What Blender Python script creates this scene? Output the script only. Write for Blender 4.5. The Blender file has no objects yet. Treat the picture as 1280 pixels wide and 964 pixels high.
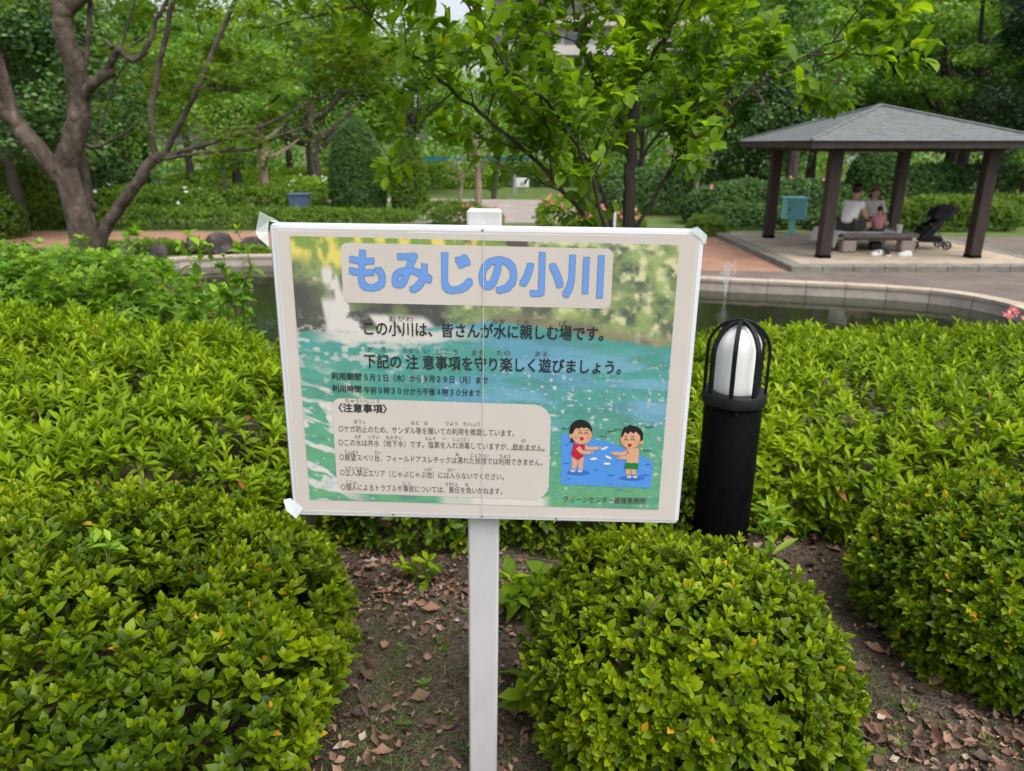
import bpy, math, random
import numpy as np
from mathutils import Vector, Matrix, geometry
R = math.radians
random.seed(7)
rng = np.random.default_rng(11)
S = bpy.context.scene
COL = S.collection

# ---------------------------------------------------------------- camera, sky, sun, exposure
cam_d = bpy.data.cameras.new("camera"); cam = bpy.data.objects.new("camera", cam_d); COL.objects.link(cam)
TH = R(18.3); CAMZ = 1.55
cam.location = (0, 0, CAMZ); cam.rotation_euler = (math.pi / 2 - TH, 0, 0)
cam_d.sensor_width = 36; cam_d.lens = 36 * 914 / 1280
cam_d.clip_start = 0.05; cam_d.clip_end = 2000
cam_d.dof.use_dof = True; cam_d.dof.focus_distance = 1.55; cam_d.dof.aperture_fstop = 5.0
S.camera = cam
W = bpy.data.worlds.new("World"); S.world = W; W.use_nodes = True
wn = W.node_tree; wn.nodes.clear()
SUN_EL, SUN_AZ = 60, 135          # azimuth measured from +Y clockwise
sky = wn.nodes.new("ShaderNodeTexSky"); sky.sky_type = 'NISHITA'; sky.sun_disc = False
sky.sun_elevation = R(SUN_EL); sky.sun_rotation = R(SUN_AZ); sky.air_density = 1.0; sky.dust_density = 4.0
hs = wn.nodes.new("ShaderNodeHueSaturation"); hs.inputs['Saturation'].default_value = 0.35; hs.inputs['Value'].default_value = 1.0
bg = wn.nodes.new("ShaderNodeBackground"); bg.inputs[1].default_value = 0.15
wo = wn.nodes.new("ShaderNodeOutputWorld")
wn.links.new(sky.outputs[0], hs.inputs['Color']); wn.links.new(hs.outputs[0], bg.inputs[0]); wn.links.new(bg.outputs[0], wo.inputs[0])
sd = bpy.data.lights.new("sun", 'SUN'); sd.energy = 1.5; sd.angle = R(50); sd.color = (1.0, 0.97, 0.92)
sun = bpy.data.objects.new("sun", sd); COL.objects.link(sun)
_d = Vector((math.sin(R(SUN_AZ)) * math.cos(R(SUN_EL)), math.cos(R(SUN_AZ)) * math.cos(R(SUN_EL)), math.sin(R(SUN_EL))))
sun.rotation_euler = _d.to_track_quat('Z', 'Y').to_euler()
S.view_settings.view_transform = 'Standard'; S.view_settings.look = 'None'
S.view_settings.exposure = 0.72; S.view_settings.gamma = 1.0; S.view_settings.use_curve_mapping = False
S.render.engine = 'CYCLES'
cy = S.cycles
cy.use_denoising = True; cy.max_bounces = 7; cy.diffuse_bounces = 4; cy.glossy_bounces = 3; cy.transmission_bounces = 4
cy.transparent_max_bounces = 8; cy.caustics_reflective = False; cy.caustics_refractive = False
cy.use_adaptive_sampling = True; cy.adaptive_threshold = 0.015; cy.sample_clamp_indirect = 4.0

# ---------------------------------------------------------------- helpers
GZ = -0.75                          # level of the pond area, below the knoll the camera stands on
CT, ST = math.cos(TH), math.sin(TH)
def ray(px, py):
    u = (px - 640) / 914; v = (482 - py) / 914
    return Vector((u, CT + v * ST, -ST + v * CT))
def at(px, py, Y):
    d = ray(px, py); return Vector((0, 0, CAMZ)) + d * (Y / d.y)
def onz(px, py, z=GZ):
    d = ray(px, py); return Vector((0, 0, CAMZ)) + d * ((z - CAMZ) / d.z)

def tag(o, label=None, cat=None, group=None, kind=None):
    if label: o['label'] = label
    if cat: o['category'] = cat
    if group: o['group'] = group
    if kind: o['kind'] = kind
    return o
def empty(name, loc, label, cat, group=None, rz=0):
    o = bpy.data.objects.new(name, None); COL.objects.link(o); o.location = loc; o.rotation_euler = (0, 0, rz)
    o.empty_display_size = 0.1
    return tag(o, label, cat, group)
def link(name, me, mat, parent=None, smooth=False):
    o = bpy.data.objects.new(name, me); COL.objects.link(o)
    if mat is not None and len(me.materials) == 0: me.materials.append(mat)
    if parent is not None: o.parent = parent
    if smooth: me.polygons.foreach_set('use_smooth', np.ones(len(me.polygons), dtype=bool))
    return o
def np_mesh(name, V, loops, starts, rnd=None, uvw=None):
    me = bpy.data.meshes.new(name)
    V = np.ascontiguousarray(V, dtype=np.float32)
    me.vertices.add(len(V)); me.vertices.foreach_set('co', V.ravel())
    me.loops.add(len(loops)); me.loops.foreach_set('vertex_index', np.asarray(loops, dtype=np.int32))
    me.polygons.add(len(starts)); me.polygons.foreach_set('loop_start', np.asarray(starts, dtype=np.int32))
    me.update(calc_edges=True)
    if rnd is not None:
        a = me.attributes.new('rnd', 'FLOAT', 'FACE'); a.data.foreach_set('value', np.asarray(rnd, dtype=np.float32))
    return me
class MB:
    def __init__(s): s.v = []; s.f = []
    def add(s, vs, fs):
        b = len(s.v); s.v += [tuple(v) for v in vs]; s.f += [tuple(b + i for i in f) for f in fs]; return s
    def box(s, x0, x1, y0, y1, z0, z1, M=None, bev=0.0):
        b = bev
        if b <= 0:
            vs = [(x, y, z) for z in (z0, z1) for (x, y) in ((x0, y0), (x1, y0), (x1, y1), (x0, y1))]
            fs = [(0, 3, 2, 1), (4, 5, 6, 7), (0, 1, 5, 4), (1, 2, 6, 5), (2, 3, 7, 6), (3, 0, 4, 7)]
        else:
            def ring(z, i):
                return [(x0 + i + b, y0 + i, z), (x1 - i - b, y0 + i, z), (x1 - i, y0 + i + b, z), (x1 - i, y1 - i - b, z),
                        (x1 - i - b, y1 - i, z), (x0 + i + b, y1 - i, z), (x0 + i, y1 - i - b, z), (x0 + i, y0 + i + b, z)]
            vs = ring(z0, b) + ring(z0 + b, 0) + ring(z1 - b, 0) + ring(z1, b)
            fs = [tuple(range(7, -1, -1)), tuple(range(24, 32))]
            for r in range(3):
                for i in range(8):
                    j = (i + 1) % 8; fs.append((r * 8 + i, r * 8 + j, r * 8 + 8 + j, r * 8 + 8 + i))
        if M is not None: vs = [M @ Vector(v) for v in vs]
        return s.add(vs, fs)
    def tube(s, pts, rad, n=8, cap=True):
        P = [Vector(p) for p in pts]
        if not hasattr(rad, '__len__'): rad = [rad] * len(P)
        vs = []; fs = []; ref = None
        for i, p in enumerate(P):
            t = (P[min(i + 1, len(P) - 1)] - P[max(i - 1, 0)])
            if t.length < 1e-9: t = Vector((0, 0, 1))
            t.normalize()
            if ref is None:
                ref = t.orthogonal().normalized()
            else:
                ref = (ref - t * ref.dot(t))
                ref = ref.normalized() if ref.length > 1e-6 else t.orthogonal().normalized()
            bn = t.cross(ref)
            for k in range(n):
                a = 2 * math.pi * k / n; vs.append(p + (ref * math.cos(a) + bn * math.sin(a)) * rad[i])
        for i in range(len(P) - 1):
            for k in range(n):
                j = (k + 1) % n; fs.append((i * n + k, i * n + j, i * n + n + j, i * n + n + k))
        if cap:
            fs.append(tuple(range(n - 1, -1, -1))); fs.append(tuple(range((len(P) - 1) * n, len(P) * n)))
        return s.add(vs, fs)
    def lathe(s, prof, n=32, c=(0, 0, 0)):
        vs = []; fs = []
        for (r, z) in prof:
            for k in range(n):
                a = 2 * math.pi * k / n; vs.append((c[0] + r * math.cos(a), c[1] + r * math.sin(a), c[2] + z))
        for i in range(len(prof) - 1):
            for k in range(n):
                j = (k + 1) % n; fs.append((i * n + k, i * n + j, i * n + n + j, i * n + n + k))
        fs.append(tuple(range(n - 1, -1, -1))); fs.append(tuple(range((len(prof) - 1) * n, len(prof) * n)))
        return s.add(vs, fs)
    def ell(s, c, r, n=12, m=8, M=None):
        vs = []; fs = []
        for i in range(m + 1):
            t = math.pi * i / m
            for k in range(n):
                a = 2 * math.pi * k / n
                v = Vector((r[0] * math.sin(t) * math.cos(a), r[1] * math.sin(t) * math.sin(a), r[2] * math.cos(t)))
                if M is not None: v = M @ v
                vs.append(Vector(c) + v)
        for i in range(m):
            for k in range(n):
                j = (k + 1) % n; fs.append((i * n + k, i * n + n + k, i * n + n + j, i * n + j))
        return s.add(vs, fs)
    def poly(s, pts):
        return s.add(pts, [tuple(range(len(pts)))])
    def build(s, name, mat, parent=None, smooth=False):
        me = bpy.data.meshes.new(name); me.from_pydata(s.v, [], s.f); me.update()
        o = link(name, me, mat, parent)
        if smooth:
            try: me.shade_smooth()
            except Exception: pass
            try:
                me.set_sharp_from_angle(angle=R(40))
            except Exception: pass
        return o

def spline(P, n=6, closed=False):
    P = [Vector(p) for p in P]; out = []; N = len(P)
    for i in range(N if closed else N - 1):
        a, b = P[i], P[(i + 1) % N]
        p0 = P[(i - 1) % N] if closed or i > 0 else a; p3 = P[(i + 2) % N] if closed or i < N - 2 else b
        for k in range(n):
            t = k / n; out.append(0.5 * ((2 * a) + (b - p0) * t + (2 * p0 - 5 * a + 4 * b - p3) * t * t + (3 * a - p0 - 3 * b + p3) * t ** 3))
    if not closed: out.append(P[-1])
    return out

def vnoise(P, seed=0):
    P = np.asarray(P, dtype=np.float64); i = np.floor(P).astype(np.int64); f = P - i; f = f * f * (3 - 2 * f)
    def h(k):
        n = (k[..., 0] * 374761393 + k[..., 1] * 668265263 + k[..., 2] * 2147483647 + seed * 974711) & 0x7fffffff
        n = ((n ^ (n >> 13)) * 1274126177) & 0x7fffffff
        return ((n ^ (n >> 16)) & 0xffff) / 65535.0
    r = 0
    for dx in (0, 1):
        for dy in (0, 1):
            for dz in (0, 1):
                w = (f[..., 0] if dx else 1 - f[..., 0]) * (f[..., 1] if dy else 1 - f[..., 1]) * (f[..., 2] if dz else 1 - f[..., 2])
                r = r + w * h(i + np.array([dx, dy, dz]))
    return r
def fbm(P, o=4, seed=0):
    P = np.asarray(P, dtype=np.float64); r = 0; a = 0.5; t = 0
    for k in range(o):
        r = r + a * vnoise(P * 2 ** k, seed + k); t += a; a *= 0.5
    return r / t

# ---------------------------------------------------------------- materials
def new_mat(name):
    m = bpy.data.materials.new(name); m.use_nodes = True; nt = m.node_tree
    return m, nt, nt.nodes['Principled BSDF']
def ramp(nt, stops):
    r = nt.nodes.new('ShaderNodeValToRGB'); e = r.color_ramp.elements
    while len(e) < len(stops): e.new(0.5)
    for k, (p, c) in enumerate(stops): e[k].position = p; e[k].color = (*c, 1)
    return r
def noisy(name, c1, c2, scale=8, rough=0.8, bump=0.2, detail=6, stretch=(1, 1, 1), spec=0.3, dist=0.01, mid=None, metal=0, vor=False):
    m, nt, p = new_mat(name)
    tc = nt.nodes.new('ShaderNodeTexCoord'); mp = nt.nodes.new('ShaderNodeMapping'); mp.inputs['Scale'].default_value = stretch
    n = nt.nodes.new('ShaderNodeTexNoise'); n.inputs['Scale'].default_value = scale; n.inputs['Detail'].default_value = detail; n.inputs['Roughness'].default_value = 0.62
    nt.links.new(tc.outputs['Object'], mp.inputs[0]); nt.links.new(mp.outputs[0], n.inputs['Vector'])
    stops = [(0.3, c1), (0.7, c2)] if mid is None else [(0.28, c1), (0.5, mid), (0.72, c2)]
    r = ramp(nt, stops); nt.links.new(n.outputs[0], r.inputs[0]); nt.links.new(r.outputs[0], p.inputs['Base Color'])
    p.inputs['Roughness'].default_value = rough; p.inputs['Specular IOR Level'].default_value = spec; p.inputs['Metallic'].default_value = metal
    if bump:
        b = nt.nodes.new('ShaderNodeBump'); b.inputs['Strength'].default_value = bump; b.inputs['Distance'].default_value = dist
        nt.links.new(n.outputs[0], b.inputs['Height']); nt.links.new(b.outputs[0], p.inputs['Normal'])
    return m
def leaf_mat(name, stops, rough=0.42, trans=0.35, spec=0.4, tint=(1.2, 1.2, 0.4)):
    """leaf colour varies from leaf to leaf through the 'rnd' face attribute"""
    m, nt, p = new_mat(name)
    a = nt.nodes.new('ShaderNodeAttribute'); a.attribute_name = 'rnd'
    r = ramp(nt, stops); nt.links.new(a.outputs['Fac'], r.inputs[0])
    nt.links.new(r.outputs[0], p.inputs['Base Color'])
    p.inputs['Roughness'].default_value = rough; p.inputs['Specular IOR Level'].default_value = spec
    tr = nt.nodes.new('ShaderNodeBsdfTranslucent'); mx = nt.nodes.new('ShaderNodeMixShader'); mx.inputs[0].default_value = trans
    mul = nt.nodes.new('ShaderNodeMixRGB'); mul.blend_type = 'MULTIPLY'; mul.inputs[0].default_value = 1; mul.inputs[2].default_value = (*tint, 1)
    nt.links.new(r.outputs[0], mul.inputs[1]); nt.links.new(mul.outputs[0], tr.inputs[0])
    nt.links.new(p.outputs[0], mx.inputs[1]); nt.links.new(tr.outputs[0], mx.inputs[2])
    nt.links.new(mx.outputs[0], nt.nodes['Material Output'].inputs['Surface'])
    return m
YL = (0.55, 0.33, 0.02)
M = {}
# azalea / gardenia: rnd 0..0.97 green range, above that a yellowed leaf
M['leaf_broad'] = leaf_mat('broad_leaf', [(0, (0.026, 0.053, 0.0020)), (0.3, (0.071, 0.124, 0.0025)), (0.6, (0.160, 0.243, 0.0030)), (0.9, (0.300, 0.391, 0.0055)), (0.984, (0.346, 0.427, 0.0065)), (0.99, YL), (1, YL)], rough=0.42, spec=0.26, trans=0.34)
M['leaf_azalea'] = leaf_mat('azalea_leaf', [(0, (0.066, 0.118, 0.0042)), (0.4, (0.183, 0.290, 0.0060)), (0.97, (0.348, 0.474, 0.0108)), (0.993, (0.364, 0.474, 0.0108)), (0.996, (0.35, 0.16, 0.04)), (1, (0.35, 0.16, 0.04))], rough=0.5, spec=0.2)
M['leaf_spot'] = leaf_mat('yellowing_leaf', [(0, (0.031, 0.064, 0.0030)), (0.3, (0.078, 0.141, 0.0030)), (0.6, (0.170, 0.263, 0.0045)), (0.9, (0.306, 0.411, 0.0070)), (0.968, (0.355, 0.448, 0.0090)), (0.976, YL), (1, YL)], rough=0.42, spec=0.26, trans=0.34)
M['leaf_myrtle'] = leaf_mat('small_tree_leaf', [(0, (0.101, 0.190, 0.0135)), (0.5, (0.200, 0.343, 0.0171)), (1, (0.470, 0.622, 0.0234))], rough=0.48, trans=0.55, spec=0.25)
M['leaf_maple'] = leaf_mat('maple_leaf', [(0, (0.071, 0.138, 0.012)), (0.6, (0.140, 0.237, 0.014)), (1, (0.239, 0.325, 0.019))], trans=0.5)
M['leaf_wild'] = leaf_mat('wild_leaf', [(0, (0.078, 0.172, 0.0176)), (0.6, (0.174, 0.343, 0.0176)), (0.97, (0.350, 0.549, 0.0256)), (0.98, (0.35, 0.13, 0.05)), (1, (0.35, 0.13, 0.05))], rough=0.5)
M['leaf_tree'] = leaf_mat('tree_leaf', [(0, (0.069, 0.161, 0.0264)), (0.5, (0.138, 0.281, 0.0374)), (1, (0.276, 0.475, 0.0550))], rough=0.5, trans=0.4)
M['leaf_bright'] = leaf_mat('bright_tree_leaf', [(0, (0.101, 0.222, 0.0308)), (0.5, (0.202, 0.370, 0.0429)), (1, (0.363, 0.556, 0.0682))], rough=0.5, trans=0.45)
M['leaf_dark'] = leaf_mat('dark_leaf', [(0, (0.043, 0.105, 0.0275)), (0.6, (0.084, 0.174, 0.0396)), (1, (0.145, 0.256, 0.0506))], rough=0.42, trans=0.2)
M['leaf_conifer'] = leaf_mat('conifer_leaf', [(0, (0.015, 0.035, 0.016)), (0.6, (0.03, 0.06, 0.026)), (1, (0.055, 0.095, 0.045))], rough=0.6, trans=0.1)
M['leaf_hedge'] = leaf_mat('hedge_leaf', [(0, (0.059, 0.120, 0.0135)), (0.5, (0.119, 0.213, 0.0189)), (1, (0.223, 0.333, 0.0279))], rough=0.5)
M['leaf_lime'] = leaf_mat('lime_leaf', [(0, (0.115, 0.238, 0.019)), (0.5, (0.216, 0.370, 0.024)), (1, (0.360, 0.502, 0.036))], rough=0.5)
M['petal_pink'] = leaf_mat('pink_petal', [(0, (0.62, 0.12, 0.16)), (0.6, (0.75, 0.26, 0.26)), (1, (0.72, 0.36, 0.28))], tint=(1.1, 0.9, 0.9))
M['petal_white'] = leaf_mat('white_petal', [(0, (0.7, 0.7, 0.62)), (1, (0.85, 0.85, 0.8))], tint=(1, 1, 1))
M['dead'] = leaf_mat('fallen_leaf', [(0, (0.06, 0.04, 0.03)), (0.35, (0.14, 0.085, 0.058)), (0.7, (0.26, 0.14, 0.092)), (0.9, (0.34, 0.20, 0.14)), (1, (0.42, 0.35, 0.27))], rough=0.7, trans=0.1, tint=(1, 0.9, 0.8))
M['grass'] = leaf_mat('grass_blade', [(0, (0.07, 0.12, 0.03)), (0.5, (0.11, 0.18, 0.045)), (0.8, (0.17, 0.22, 0.07)), (1, (0.34, 0.27, 0.14))], rough=0.6, trans=0.3)
M['twig'] = noisy('twig_bark', (0.07, 0.05, 0.035), (0.16, 0.12, 0.085), 40, 0.9, 0.3)
M['bark'] = noisy('smooth_bark', (0.035, 0.027, 0.023), (0.22, 0.165, 0.13), 9, 0.88, 0.9, 12, (1, 1, 0.45), dist=0.09, mid=(0.10, 0.075, 0.060))
M['bark_dark'] = noisy('dark_bark', (0.03, 0.025, 0.022), (0.09, 0.072, 0.06), 12, 0.9, 0.5, 8, (1, 1, 0.3), dist=0.03)
M['bark_pale'] = noisy('pale_bark', (0.18, 0.12, 0.09), (0.36, 0.27, 0.21), 9, 0.85, 0.4, 8, (1, 1, 0.4), dist=0.02)

# ---------------------------------------------------------------- leaf clouds
def tmpl(kind):
    if kind == 'fine':      # pointed oval, folded along the rib, six faces
        V = [(0, 0, 0), (-.36, .3, .07), (0, .32, -.02), (.36, .3, .07), (-.44, .62, .06), (0, .64, 0), (.44, .62, .06), (0, 1.0, -.06)]
        F = [(0, 2, 1), (0, 3, 2), (1, 2, 5, 4), (2, 3, 6, 5), (4, 5, 7), (5, 6, 7)]
    elif kind == 'oval':
        V = [(0, 0, 0), (-.42, .28, .06), (0, .30, -.02), (.42, .28, .06), (-.5, .58, .07), (0, .6, .0), (.5, .58, .07), (0, 1.0, -.12)]
        F = [(0, 2, 1), (0, 3, 2), (1, 2, 5, 4), (2, 3, 6, 5), (4, 5, 7), (5, 6, 7)]
    elif kind == 'round':   # rounded, drooping and slightly cupped leaf
        V = [(0, 0, 0), (-.30, .2, .05), (0, .2, -.01), (.30, .2, .05), (-.48, .48, .08), (0, .48, 0), (.48, .48, .08), (-.42, .76, .03), (0, .78, -.05), (.42, .76, .03), (0, 1.0, -.17)]
        F = [(0, 2, 1), (0, 3, 2), (1, 2, 5, 4), (2, 3, 6, 5), (4, 5, 8, 7), (5, 6, 9, 8), (7, 8, 10), (8, 9, 10)]
    elif kind == 'simple':  # four faces
        V = [(0, 0, 0), (-.5, .5, .08), (0, .48, -.03), (.5, .5, .08), (0, 1.0, -.05)]
        F = [(0, 2, 1), (0, 3, 2), (1, 2, 4), (2, 3, 4)]
    elif kind == 'curl':    # dry curled leaf
        V = []; F = []
        for j, (y, w) in enumerate([(0, .03), (.25, .30), (.5, .5), (.75, .30), (1.12, .0)]):
            for i, x in enumerate((-1, -.4, .4, 1)): V.append((x * w, y + .04 * (i % 2), .75 * (x * w) ** 2 + .35 * (y - .45) ** 2 - .02 * (i % 2) + .04 * ((j + i) % 3)))
        for j in range(4):
            for i in range(3): a = j * 4 + i; F.append((a, a + 1, a + 5, a + 4))
    elif kind == 'quad':
        V = [(0, 0, 0), (-.5, .45, .1), (0, 1.0, 0), (.5, .5, .1)]
        F = [(0, 3, 2), (0, 2, 1)]
    elif kind == 'star':    # maple
        V = []; n = 5
        for i, (a, l) in enumerate([(-140, .55), (-70, .8), (0, 1.0), (70, .8), (140, .55)]):
            a = R(a); V.append((math.sin(a) * l, .45 + math.cos(a) * l * .6, -.05))
            b = R([-105, -35, 35, 105, 180][i]); V.append((math.sin(b) * .26, .45 + math.cos(b) * .2, .04))
        V.append((0, .42, 0)); F = [(10, (i + 1) % 10, i) for i in range(10)]
    elif kind == 'blade':
        V = [(-.5, 0, 0), (.5, 0, 0), (-.4, .5, .03), (.4, .5, .03), (0, 1, .14)]
        F = [(0, 1, 3, 2), (2, 3, 4)]
    return np.array(V, dtype=np.float64), F
def nrm(a): return a / np.maximum(np.linalg.norm(a, axis=-1, keepdims=True), 1e-9)
def leaves_mesh(name, P, D, Nn, L, Wd, kind, rnd):
    T, F = tmpl(kind); k = len(T); N = len(P)
    D = nrm(D); Nn = nrm(Nn - D * (Nn * D).sum(-1, keepdims=True)); X = np.cross(D, Nn)
    L = np.broadcast_to(L, (N,)); Wd = np.broadcast_to(Wd, (N,))
    V = (P[:, None, :] + X[:, None, :] * (T[None, :, 0, None] * (L * Wd)[:, None, None]) + D[:, None, :] * (T[None, :, 1, None] * L[:, None, None])
         + Nn[:, None, :] * (T[None, :, 2, None] * L[:, None, None])).reshape(-1, 3)
    fl = np.concatenate([np.array(f) for f in F]); ls = np.array([len(f) for f in F])
    loops = (fl[None, :] + (np.arange(N) * k)[:, None]).ravel()
    starts = (np.concatenate([[0], np.cumsum(ls)[:-1]])[None, :] + (np.arange(N) * len(fl))[:, None]).ravel()
    return np_mesh(name, V, loops, starts, np.repeat(rnd, len(F)))
def frames(A):
    A = nrm(A); up = np.where(np.abs(A[:, 2:3]) < 0.9, np.array([[0, 0, 1.0]]), np.array([[1.0, 0, 0]]))
    B = nrm(np.cross(A, up)); C = np.cross(A, B); return A, B, C
def whorls(P, A, k, L, tilt=(25, 80), spread=0.006, jl=0.25, rbase=None, twist=0.15):
    """k leaves round each shoot axis A at P; inner ones upright and small, outer ones flat and large"""
    N = len(P); A, B, C = frames(A)
    ph0 = rng.uniform(0, 6.283, N); out = []
    for i in range(k):
        f = i / max(k - 1, 1)
        ph = ph0 + i * 2.4 + rng.normal(0, 0.2, N)
        t = np.radians(tilt[0] + (tilt[1] - tilt[0]) * f + rng.normal(0, 9, N))
        H = B * np.cos(ph)[:, None] + C * np.sin(ph)[:, None]
        D = A * np.cos(t)[:, None] + H * np.sin(t)[:, None]
        Nn = A * np.sin(t)[:, None] - H * np.cos(t)[:, None] + rng.normal(0, twist, (N, 3))
        l = L * (0.62 + 0.45 * f) * np.clip(1 + rng.normal(0, jl * 0.8, N), .35, 1.7)
        r0 = rng.random(N) if rbase is None else rbase
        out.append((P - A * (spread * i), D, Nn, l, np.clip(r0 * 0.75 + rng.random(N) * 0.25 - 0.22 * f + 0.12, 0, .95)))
    return [np.concatenate([o[j] for o in out]) for j in range(5)]

def bush_surface(N, rx, ry, h, p=3.5, q=3.0, seed=0, amp=0.08, freq=3.0, taper=0.0):
    """points and outward normals on a clipped bush: a superellipsoid dome standing on z=0, with lumps"""
    areas = np.array([4 * rx * ry, 2 * rx * h, 2 * rx * h, 2 * ry * h, 2 * ry * h]); c = rng.choice(5, N, p=areas / areas.sum())
    u = rng.uniform(-1, 1, N); v = rng.uniform(-1, 1, N); w = rng.uniform(0, 1, N)
    x = np.where(c == 0, u, np.where(c == 1, u, np.where(c == 2, u, np.where(c == 3, 1, -1)))) * rx
    y = np.where(c == 0, v, np.where(c == 1, 1, np.where(c == 2, -1, v))) * ry
    z = np.where(c == 0, 1.0, w) * h
    def g(x, y, z): return ((np.abs(x / rx) ** p + np.abs(y / ry) ** p) ** (q / p) + np.abs(z / h) ** q) ** (1 / q)
    s = 1 / g(x, y, z); P = np.stack([x * s, y * s, z * s], -1); e = 1e-4
    G = np.stack([g(P[:, 0] + e, P[:, 1], P[:, 2]) - 1, g(P[:, 0], P[:, 1] + e, P[:, 2]) - 1, g(P[:, 0], P[:, 1], P[:, 2] + e) - 1], -1)
    nn = nrm(G); d = (fbm(P * freq + 7.3, 3, seed) - 0.5) * 2 * amp
    P = P + nn * d[:, None]; P[:, 2] = np.maximum(P[:, 2], 0.0)
    P[:, :2] *= (1 - taper * np.clip(1 - P[:, 2:3] / (0.6 * h), 0, 1) ** 1.5)
    return P, nn
def bush(name, label, cat, loc, rx, ry, h, mat, dens=500, k=6, L=0.04, Wd=0.5, kind='fine', p=3.5, q=3.0, amp=0.05, freq=3, upbias=0.7,
         group=None, tilt=(22, 80), inner=1.2, rz=0, yellow=0.0, flowers=None, stems=14, patch=0.5, jit=0.3, seed=None, taper=0.12, gaps=0.0):
    root = empty(name, loc, label, cat, group, rz)
    seed = seed if seed is not None else int(abs(loc[0] * 131 + loc[1] * 17)) + 3
    area = 4 * rx * ry + 4 * (rx + ry) * h; N = int(area * dens)
    P, n = bush_surface(N, rx, ry, h, p, q, seed, amp, freq, taper)
    if gaps > 0:
        kp = fbm(P / (L * 2.0) + 11, 2, seed + 9) > gaps; P = P[kp]; n = n[kp]; N = len(P)
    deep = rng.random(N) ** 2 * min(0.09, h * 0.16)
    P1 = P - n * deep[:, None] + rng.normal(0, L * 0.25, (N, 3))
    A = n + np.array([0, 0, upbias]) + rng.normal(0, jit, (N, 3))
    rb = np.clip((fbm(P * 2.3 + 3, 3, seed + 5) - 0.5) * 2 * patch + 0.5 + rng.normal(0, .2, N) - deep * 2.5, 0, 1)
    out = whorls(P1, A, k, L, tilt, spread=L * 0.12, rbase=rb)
    # deeper, sparser and older leaves
    Ni = int(area * dens * inner); Pi, ni = bush_surface(Ni, rx, ry, h, p, q, seed, amp, freq, taper)
    Pi = Pi - ni * rng.uniform(0.05, 0.2, Ni)[:, None] * min(1, h / 0.5); Pi[:, 2] = np.abs(Pi[:, 2])
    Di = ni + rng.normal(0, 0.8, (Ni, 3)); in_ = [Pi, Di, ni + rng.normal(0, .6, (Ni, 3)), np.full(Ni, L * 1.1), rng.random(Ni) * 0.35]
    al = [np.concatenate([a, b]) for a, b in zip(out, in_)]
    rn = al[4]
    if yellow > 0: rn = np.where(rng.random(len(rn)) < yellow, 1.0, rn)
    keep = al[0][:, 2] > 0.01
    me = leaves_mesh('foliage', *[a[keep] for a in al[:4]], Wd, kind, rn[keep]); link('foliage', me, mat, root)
    mb = MB()
    for i in range(stems):
        a = rng.uniform(0, 6.283); r0 = rng.uniform(0.05, 0.45); r1 = rng.uniform(0.4, 0.75)
        b = Vector((math.cos(a) * rx * r0, math.sin(a) * ry * r0, -0.02)); t = Vector((math.cos(a + .3) * rx * r1, math.sin(a + .3) * ry * r1, h * rng.uniform(.5, .78)))
        mid = b.lerp(t, 0.5) + Vector(rng.normal(0, 0.04, 3)); rr = min(0.012, h * 0.02)
        mb.tube(spline([b, mid, t], 4), [rr * (1 - 0.08 * j) for j in range(9)], 5)
        for _ in range(4):
            f = t.lerp(mid, rng.uniform(0, .8)); e = f + Vector(rng.normal(0, 0.06, 3)); e.z = max(e.z, 0.05); mb.tube([f, e], [rr * .4, rr * .2], 4)
    mb.build('stem', M['twig'], root)
    if flowers:
        pts = np.array(flowers); blossoms(root, pts, L * 0.42)
    return root
def blossoms(root, pts, L, mat='petal_pink'):
    A = np.tile([[0, -0.6, 0.8]], (len(pts), 1)) + rng.normal(0, .3, (len(pts), 3))
    o = whorls(np.asarray(pts, dtype=float), A, 6, L, (40, 70), 0.0, rbase=rng.random(len(pts)))
    link('blossom', leaves_mesh('blossom', *o[:4], 0.8, 'simple', o[4]), M[mat], root)

# ================================================================ SETTING: ground, pond, paths
def gz(x, y):
    t = min(max((y - 3.0) / 3.6, 0), 1); return GZ * t * t * (3 - 2 * t)
pond_pts = [(-9.6, 12.8), (-8.4, 14.5), (-6.7, 15.3), (-5.2, 15.6), (-3, 15.2), (-.5, 14.3), (1.5, 13.5), (3.5, 12.8), (4.9, 12.42), (6.1, 12.06), (6.95, 11.6),
            (7.35, 10.9), (7.35, 10.2), (7.0, 9.3), (6, 8.5), (4, 8.0), (0, 7.9), (-3, 8.3), (-7, 9.6), (-9.3, 11)]
pond = [(v.x, v.y) for v in spline([(x, y, 0) for x, y in pond_pts], 6, True)]
def inside(x, y, poly):
    c = False; j = len(poly) - 1
    for i in range(len(poly)):
        (xi, yi), (xj, yj) = poly[i], poly[j]
        if (yi > y) != (yj > y) and x < (xj - xi) * (y - yi) / (yj - yi) + xi: c = not c
        j = i
    return c
def off(poly, d):
    n = len(poly); out = []
    for i in range(n):
        a = Vector(poly[i - 1]); b = Vector(poly[(i + 1) % n]); t = (b - a).normalized(); out.append((poly[i][0] - t.y * d, poly[i][1] + t.x * d))
    return out
rim = off(pond, 0.26) if not inside(*off(pond, 0.26)[0], pond) else off(pond, -0.26)
hole = off(pond, 0.12) if not inside(*off(pond, 0.12)[0], pond) else off(pond, -0.12)

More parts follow.
